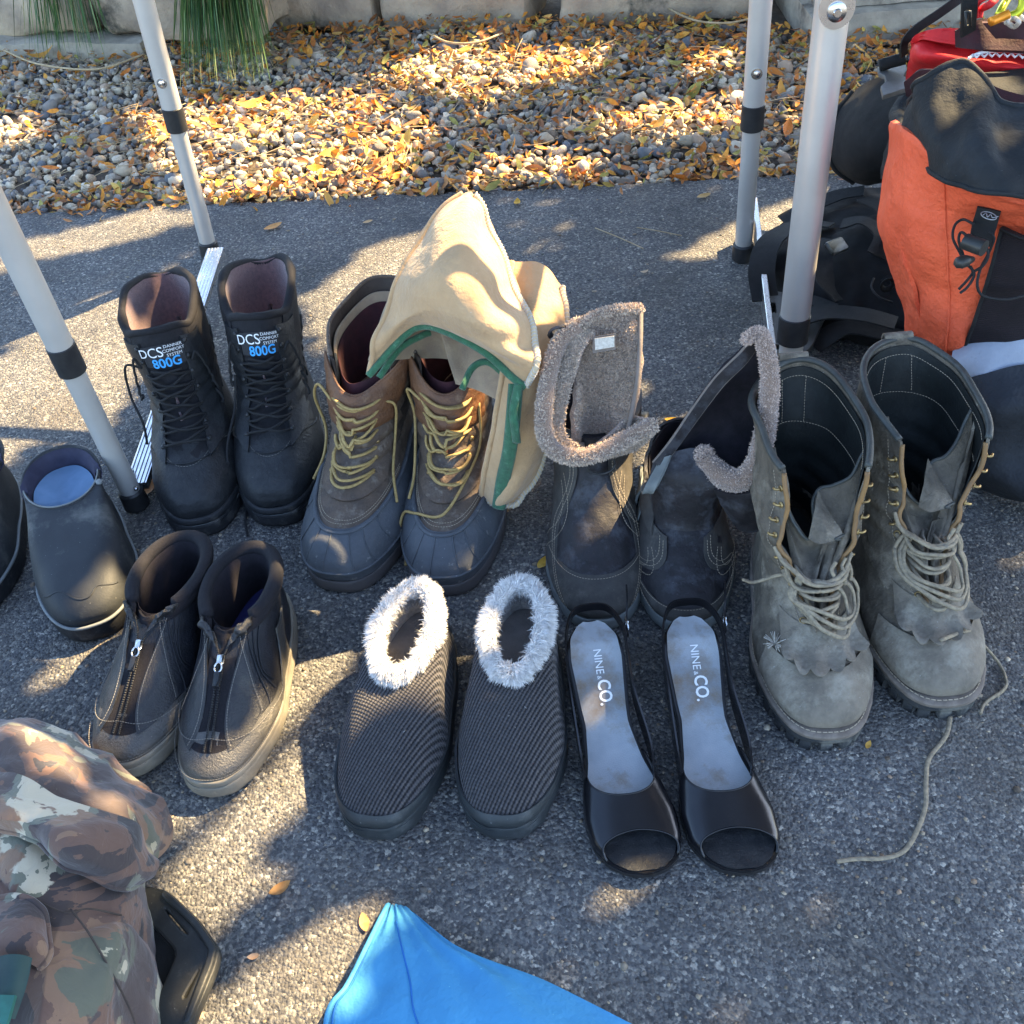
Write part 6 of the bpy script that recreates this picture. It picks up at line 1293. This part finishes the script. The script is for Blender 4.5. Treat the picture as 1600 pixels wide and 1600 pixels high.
# ---- orange and black backpack
oo = G(1560, 780, 0); bkp = thing('backpack', 'orange and black hiking backpack standing at the right edge behind the logger boots', 'backpack', oo)
a = np.linspace(0, 2*math.pi, 40, endpoint=False); hs = np.linspace(0, 1, 22); R_ = []
zl = [0, .13, .30, .42, .47]; xl = [G(1514, 752, 0)[0], G(1446, 555, .13)[0], G(1380, 335, .30)[0], G(1395, 200, .42)[0], G(1440, 170, .47)[0]+.02]
for h in hs:
    z = .005+.395*h; l_ = float(np.interp(z, zl, xl))+.035; r_ = max(xl)+.26; e_ = (.75+.25*math.sin(math.pi*min(1, h*1.05)))*(1 if h < .95 else .8)
    R_.append(np.stack([(l_+r_)/2+(r_-l_)/2*e_*np.sign(np.cos(a))*np.abs(np.cos(a))**.7, 1.255+.105*e_*np.sign(np.sin(a))*np.abs(np.sin(a))**.7-.15*(1-h), np.full(40, z)], 1))
P = np.vstack(R_); P = P+np.array([1, 1, 0])*(fbm(P, 9, 3, 4)*.01)[:, None]-oo; n_ = len(P)
mesh('pack_body', np.vstack([P, P[-40:].mean(0)[None]]), [tuple(q) for q in grid_faces(40, 22, True)]+[(n_-40+k, n_-40+(k+1) % 40, n_) for k in range(40)], 'charcoal_nylon', bkp)
crease = lambda I, J: .005*np.sin(I*7+J*4)*np.sin(J*math.pi)+.004*np.sin(J*16+I*5)*np.exp(-I*6)
net = [[(1384, 192, .415), (1420, 205, .44), (1500, 285, .435), (1560, 305, .43), (1660, 315, .43)], [(1388, 215, .40), (1418, 230, .425), (1500, 300, .42), (1560, 318, .415), (1660, 325, .41)], [(1376, 300, .34), (1425, 310, .375), (1500, 345, .375), (1560, 360, .365), (1660, 370, .355)],
       [(1392, 375, .285), (1432, 385, .325), (1500, 410, .325), (1560, 420, .315), (1660, 425, .31)], [(1412, 450, .225), (1446, 455, .265), (1500, 470, .27), (1560, 480, .26), (1660, 480, .25)], [(1420, 515, .17), (1455, 520, .205), (1496, 530, .215), (1520, 530, .20), (1560, 520, .18)], [(1440, 555, .13), (1462, 572, .15), (1480, 590, .13), (1492, 575, .12), (1520, 560, .10)]]
_, A, Nn = sheet('front_panel', 'orange_nylon', bkp, net, 80, 90, .006, .006, 14, 71, oo, folds=crease)
edge_tube('panel_seam', 'orange_nylon', bkp, A[:, 33]+Nn[:, 33]*.001, .0012, 6)
sheet('side_panel', 'orange_nylon', bkp, [[(1378, 335, .30), (1392, 335, .335)], [(1385, 400, .24), (1412, 410, .29)], [(1412, 480, .18), (1436, 490, .22)], [(1414, 540, .13), (1448, 550, .165)]], 14, 40, .005, .004, 20, 72, oo)
# mesh pocket with its hem
net = [[(1566, 356, .372), (1600, 370, .37), (1660, 385, .365)], [(1548, 420, .33), (1600, 430, .325), (1660, 435, .32)], [(1530, 480, .275), (1590, 490, .27), (1660, 492, .265)], [(1508, 545, .205), (1580, 545, .21), (1660, 545, .205)], [(1494, 585, .145), (1570, 575, .155), (1660, 575, .15)]]
_, A, Nn = sheet('mesh_pocket', 'mesh_cloth', bkp, net, 50, 60, .003, .003, 16, 73, oo); edge_tube('pocket_hem', 'black_webbing', bkp, A[0]+Nn[0]*.001, .006, 8, .35); edge_tube('pocket_hem', 'black_webbing', bkp, A[:, 0], .0022, 8)
# pale band and dark base
net = [[(1488, 548, .20), (1530, 526, .222), (1590, 514, .235), (1660, 510, .235)], [(1487, 572, .188), (1530, 552, .21), (1590, 540, .222), (1660, 536, .223)], [(1498, 603, .165), (1535, 588, .19), (1590, 574, .20), (1660, 568, .203)]]
sheet('pale_band', 'pale_fabric', bkp, net, 50, 24, .005, .002, 20, 74, oo)
net = [[(1496, 598, .170), (1535, 584, .194), (1590, 570, .206), (1660, 564, .207)], [(1498, 640, .145), (1540, 640, .17), (1600, 640, .178), (1660, 640, .178)], [(1500, 695, .075), (1545, 705, .10), (1600, 710, .105), (1660, 710, .105)], [(1508, 738, .03), (1550, 758, .05), (1600, 770, .055), (1660, 775, .055)], [(1514, 752, .0), (1555, 775, .0), (1600, 788, .0), (1660, 795, .0)]]
sheet('base_panel', 'slate_fabric', bkp, net, 60, 60, .005, .008, 12, 75, oo, folds=lambda I, J: .006*np.sin(J*9+I*6+2)*np.sin(J*math.pi))
# drawstring collar, slumped open
net = [[(1425, 165, .44), (1450, 122, .49), (1500, 98, .505), (1540, 122, .495), (1568, 160, .48), (1660, 172, .47)], [(1420, 190, .43), (1450, 170, .475), (1500, 175, .475), (1545, 190, .475), (1580, 195, .475), (1660, 205, .465)], [(1424, 225, .42), (1455, 228, .455), (1505, 235, .46), (1550, 245, .465), (1590, 250, .46), (1660, 258, .455)], [(1434, 250, .405), (1468, 275, .43), (1520, 296, .435), (1560, 305, .44), (1600, 311, .435), (1660, 313, .43)]]
_, A, Nn = sheet('drawstring_collar', 'charcoal_nylon', bkp, net, 90, 60, .004, .006, 16, 77, oo, folds=lambda I, J: .006*np.sin(I*13+J*3)*np.sin(J*math.pi)+.008*np.exp(-((I-.14)/.04)**2)*(1-J)); edge_tube('collar_hem', 'charcoal_nylon', bkp, A[-1], .0028, 6); edge_tube('collar_hem', 'charcoal_nylon', bkp, A[0], .0035, 6)
sheet('collar_back', 'maroon_nylon', bkp, [[(1410, 130, .43), (1440, 112, .45), (1500, 112, .45), (1570, 140, .44), (1660, 165, .43)], [(1414, 155, .41), (1450, 150, .42), (1510, 160, .42), (1570, 175, .42), (1660, 190, .41)]], 40, 16, .004, .004, 16, 78, oo)
edge_tube('gathered_fold', 'charcoal_nylon', bkp, cr([G(*p)-oo for p in ((1412, 160, .41), (1402, 180, .405), (1412, 205, .41), (1430, 225, .415))], 30), .010, 8)
sheet('side_sleeve', 'charcoal_nylon', bkp, [[(1392, 205, .40), (1420, 212, .42)], [(1378, 245, .36), (1408, 250, .39)], [(1374, 280, .33), (1392, 278, .36)]], 14, 24, .006, .003, 30, 79, oo)
# tab, barrel, cord and lock on the orange panel
TZ = .40
lb = sheet('logo_tab', 'black_webbing', bkp, [[(1527, 324, .405), (1564, 331, .403)], [(1519, 350, .385), (1556, 358, .384)], [(1514, 375, .368), (1546, 386, .366)]], 12, 16, .003, world=False, origin=oo)[0]
ell = lambda cx, cy, rx, ry, z, n=30: [G(cx+rx*math.cos(q)+ry*.3*math.sin(q), cy+ry*math.sin(q)+rx*.18*math.cos(q), z)-oo for q in np.linspace(0, 2*math.pi, n)]
mesh('logo', *tube_vf(np.array(ell(1545, 337, 12, 6, .4085)), .0005, 5), 'logo_thread', lb); mesh('logo', *tube_vf(cr([G(x, y, .409)-oo for x, y in ((1536, 336), (1541, 333), (1543, 339), (1548, 335), (1551, 340), (1560, 338))], 40), .0005, 5), 'logo_thread', lb)
m_ = MB(); m_.tube([G(1508, 377, .385)-oo, G(1538, 388, .385)-oo], .0085, 14, 6); autosmooth(m_.build('cord_barrel', 'satin_plastic', bkp))
for pts in ([(1521, 350, .39), (1505, 343, .385), (1492, 352, .38), (1489, 372, .37), (1500, 395, .355), (1506, 408, .352)], [(1513, 370, .385), (1502, 363, .38), (1498, 375, .375), (1504, 396, .358), (1508, 408, .352)], [(1546, 362, .385), (1553, 372, .38), (1545, 395, .36), (1532, 420, .345), (1527, 445, .33), (1536, 462, .315), (1570, 468, .31), (1600, 462, .31), (1640, 450, .31)],
            [(1512, 414, .35), (1520, 424, .34), (1512, 437, .333), (1498, 452, .322)], [(1516, 416, .348), (1522, 430, .338), (1512, 448, .328), (1500, 458, .322)], [(1541, 384, .37), (1544, 400, .36), (1536, 415, .35), (1522, 424, .342)]):
    free_lace('elastic_cord', 'black_lace', bkp, [G(*p)-oo for p in pts], .0015, 50)
m_ = MB(); m_.tube([G(1492, 416, .355)-oo, G(1499, 411, .358)-oo, G(1508, 408, .359)-oo, G(1520, 405, .357)-oo], np.interp(np.linspace(0, 1, 16), [0, .3, .7, 1], [.003, .007, .0065, .003]), 12, 16); autosmooth(m_.build('cord_lock', 'satin_plastic', bkp))
# hip belt pad with its buckle
net = [[(1335, 142, .20), (1362, 124, .235), (1392, 118, .25), (1440, 130, .27)], [(1308, 180, .165), (1345, 172, .21), (1385, 165, .235), (1440, 170, .25)], [(1298, 225, .125), (1338, 225, .175), (1385, 220, .205), (1440, 220, .22)], [(1306, 262, .085), (1340, 270, .12), (1380, 262, .155), (1430, 260, .18)], [(1334, 286, .055), (1354, 292, .075), (1378, 286, .10), (1410, 280, .13)]]
_, A, Nn = sheet('hip_pad', 'black_foam', bkp, net, 50, 60, .016, .003, 12, 81, oo); edge_tube('pad_binding', 'black_webbing', bkp, A[:, 0], .006, 8)
tw = lambda pts, z: [tuple(G(x, y, z)[:2]) for x, y in pts]
bz = .29; o2 = plate('belt_buckle', 'buckle_grey', bkp, tw([(1372, 110), (1412, 99), (1416, 112), (1411, 121), (1415, 128), (1425, 133), (1424, 138), (1380, 152), (1377, 138), (1385, 130), (1383, 121), (1374, 117)], bz), [], .005, .0012, oo, bz)
edge_tube('webbing_roll', 'black_webbing', bkp, cr([G(*p)-oo for p in ((1374, 103, .30), (1392, 97, .305), (1414, 91, .31))], 12), .0095, 10)
# ---- heap of black straps and buckles on the ground before it
os_ = G(1330, 460, 0); sh = thing('harness_straps', 'tangle of flat black straps and plastic buckles lying behind the front right leg', 'straps', os_)
net = [[(1188, 392, .0), (1225, 350, .02), (1290, 306, .05), (1390, 285, .07)], [(1192, 400, .03), (1240, 368, .05), (1310, 340, .08), (1410, 340, .10)], [(1200, 450, .03), (1262, 420, .06), (1330, 400, .09), (1425, 400, .11)], [(1215, 500, .02), (1275, 470, .045), (1345, 460, .065), (1440, 460, .08)], [(1235, 535, .01), (1285, 510, .025), (1355, 520, .03), (1450, 520, .04)], [(1245, 548, .0), (1300, 525, .0), (1360, 535, .0), (1450, 540, .0)]]
sheet('padding', 'black_foam', sh, net, 60, 60, .008, .010, 16, 83, os_, folds=lambda I, J: .006*np.sin(J*12+I*5))
for k, (pts, wd, tw_) in enumerate((([(1222, 345, .06), (1260, 325, .075), (1310, 305, .09), (1350, 298, .1)], .036, .0), ([(1196, 470, .05), (1190, 420, .075), (1205, 375, .09), (1250, 350, .085), (1300, 352, .09)], .042, .3), ([(1300, 375, .11), (1285, 400, .11), (1290, 440, .09), (1310, 470, .07)], .034, .5),
                   ([(1240, 500, .06), (1290, 488, .07), (1350, 492, .075), (1400, 505, .07)], .040, .1), ([(1315, 350, .12), (1350, 345, .13), (1380, 370, .12), (1370, 400, .11)], .032, .4), ([(1270, 540, .035), (1320, 512, .05), (1380, 520, .05), (1430, 530, .05)], .038, .1), ([(1350, 310, .11), (1385, 330, .12), (1400, 370, .12), (1410, 420, .12)], .030, .2), ([(1200, 480, .04), (1220, 470, .05), (1260, 468, .055), (1300, 480, .06)], .036, .2))):
    ribbon('webbing', 'black_webbing', sh, pts, wd, os_, th=.0025, twist=tw_)
plate('side_buckle', 'satin_plastic', sh, rounded(tw([(1192, 456), (1232, 462), (1238, 500), (1232, 545), (1205, 540), (1204, 500)], .05), .12), [rounded(tw([(1200, 476), (1212, 476), (1214, 494), (1202, 494)], .05), .25)], .006, .0014, os_, .05)
plate('strap_plate', 'satin_plastic', sh, rounded(tw([(1258, 478), (1290, 482), (1288, 500), (1268, 545), (1250, 565), (1240, 530)], .045), .1), [], .005, .0012, os_, .05)
m_ = MB(); m_.box(G(1307, 385, .12)-os_, (.034, .024, .010), rotz(.4)@rotx(.5), .003); m_.build('ladder_lock', 'satin_plastic', sh)
free_lace('pull_cord', 'black_lace', sh, [G(*p)-os_ for p in ((1365, 435, .10), (1362, 450, .1), (1375, 465, .095), (1395, 472, .09))], .0016, 30)
mb_ = MB(); c_ = G(1388, 445, .10)-os_; mb_.tube([c_+np.array([.010*math.cos(q)*(1-.02*q), 0.004*q/6, .010*math.sin(q)*(1-.02*q)]) for q in np.linspace(0, 9, 40)], .004, 6, flat=.4); mb_.build('rolled_strap', 'black_webbing', sh)
# ---- red and maroon bag behind
orr = G(1520, 130, .2); rb = thing('red_bag', 'red and maroon bag with a white zigzag line, behind the orange backpack', 'bag', orr)
net = [[(1416, 130, .30), (1440, 140, .30), (1500, 150, .30), (1560, 160, .30), (1660, 170, .30)], [(1414, 100, .36), (1432, 95, .385), (1490, 100, .395), (1560, 112, .395), (1660, 118, .39)], [(1420, 75, .385), (1440, 62, .405), (1500, 66, .41), (1560, 74, .41), (1660, 84, .41)], [(1432, 66, .37), (1450, 58, .39), (1510, 60, .395), (1560, 66, .395), (1660, 74, .39)], [(1440, 90, .1), (1460, 90, .1), (1520, 90, .1), (1570, 90, .1), (1660, 90, .1)]]
sheet('bag_face', 'red_nylon', rb, net, 60, 50, .004, .006, 14, 90, orr)
zz = [(1514+k*6, 86+(0 if k % 2 else 5)-3*math.sin(k/15*math.pi), .413) for k in range(20)]; mesh('zigzag_trim', *tube_vf(np.array([G(*p)-orr for p in zz]), .0016, 5), 'print_white', rb, False)
edge_tube('trim_line', 'print_white', rb, cr([G(*p)-orr for p in ((1513, 91, .41), (1535, 82, .415), (1570, 80, .415), (1640, 86, .415))], 30), .0022, 6)
sheet('top_panel', 'maroon_nylon', rb, [[(1492, 48, .435), (1530, 30, .45), (1590, 26, .45), (1660, 30, .45)], [(1493, 74, .415), (1530, 78, .42), (1590, 80, .42), (1660, 86, .42)]], 30, 20, .006, .004, 18, 91, orr); sheet('top_fold', 'maroon_nylon', rb, [[(1535, 36, .455), (1590, 34, .455), (1660, 38, .45)], [(1556, 60, .435), (1600, 62, .435), (1660, 66, .43)]], 30, 20, .006, .004, 18, 94, orr)
ribbon('shoulder_strap', 'black_webbing', rb, [(1412, 86, .36), (1414, 66, .39), (1432, 45, .41), (1466, 22, .43), (1505, -6, .45), (1540, -30, .45)], .012, orr, up=(0, -1, .3), th=.004)
ribbon('webbing_tab', 'black_webbing', rb, [(1512, 52, .44), (1514, 20, .47), (1516, -20, .50)], .020, orr, up=(0, -1, .3), th=.004)
m_ = MB(); m_.tube([G(1509, 18, .482)-orr, G(1509, 40, .464)-orr, G(1516, 40, .464)-orr, G(1516, 18, .482)-orr, G(1509, 18, .482)-orr], .002, 6); m_.build('tab_buckle', 'satin_plastic', rb)
free_lace('red_loop', 'red_nylon', rb, [G(*p)-orr for p in ((1526, 28, .46), (1526, 8, .475), (1538, -4, .485), (1556, -6, .485), (1548, 6, .48), (1534, 14, .47), (1530, 28, .46))], .005, 50, .6)
free_lace('white_knot', 'cord_white', rb, [G(*p)-orr for p in ((1572, 36, .465), (1582, 28, .475), (1592, 34, .475), (1584, 42, .465), (1574, 32, .475), (1590, 24, .475), (1602, 30, .47), (1620, 20, .47))], .003, 60)
okb = G(1575, 18, .48); kb = thing('carabiner', 'yellow carabiner with an orange gate clipped on the red bag', 'carabiner', okb)
free_lace('hook', 'anodised_yellow', kb, [G(*p)-okb for p in ((1570, 28, .475), (1590, 20, .48), (1598, 4, .49), (1594, -14, .5), (1580, -18, .5), (1574, -2, .49), (1566, 12, .485), (1560, 24, .48))], .0052, 60)
free_lace('gate', 'anodised_orange', kb, [G(*p)-okb for p in ((1548, 34, .48), (1562, 28, .482), (1576, 22, .485))], .0058, 16)
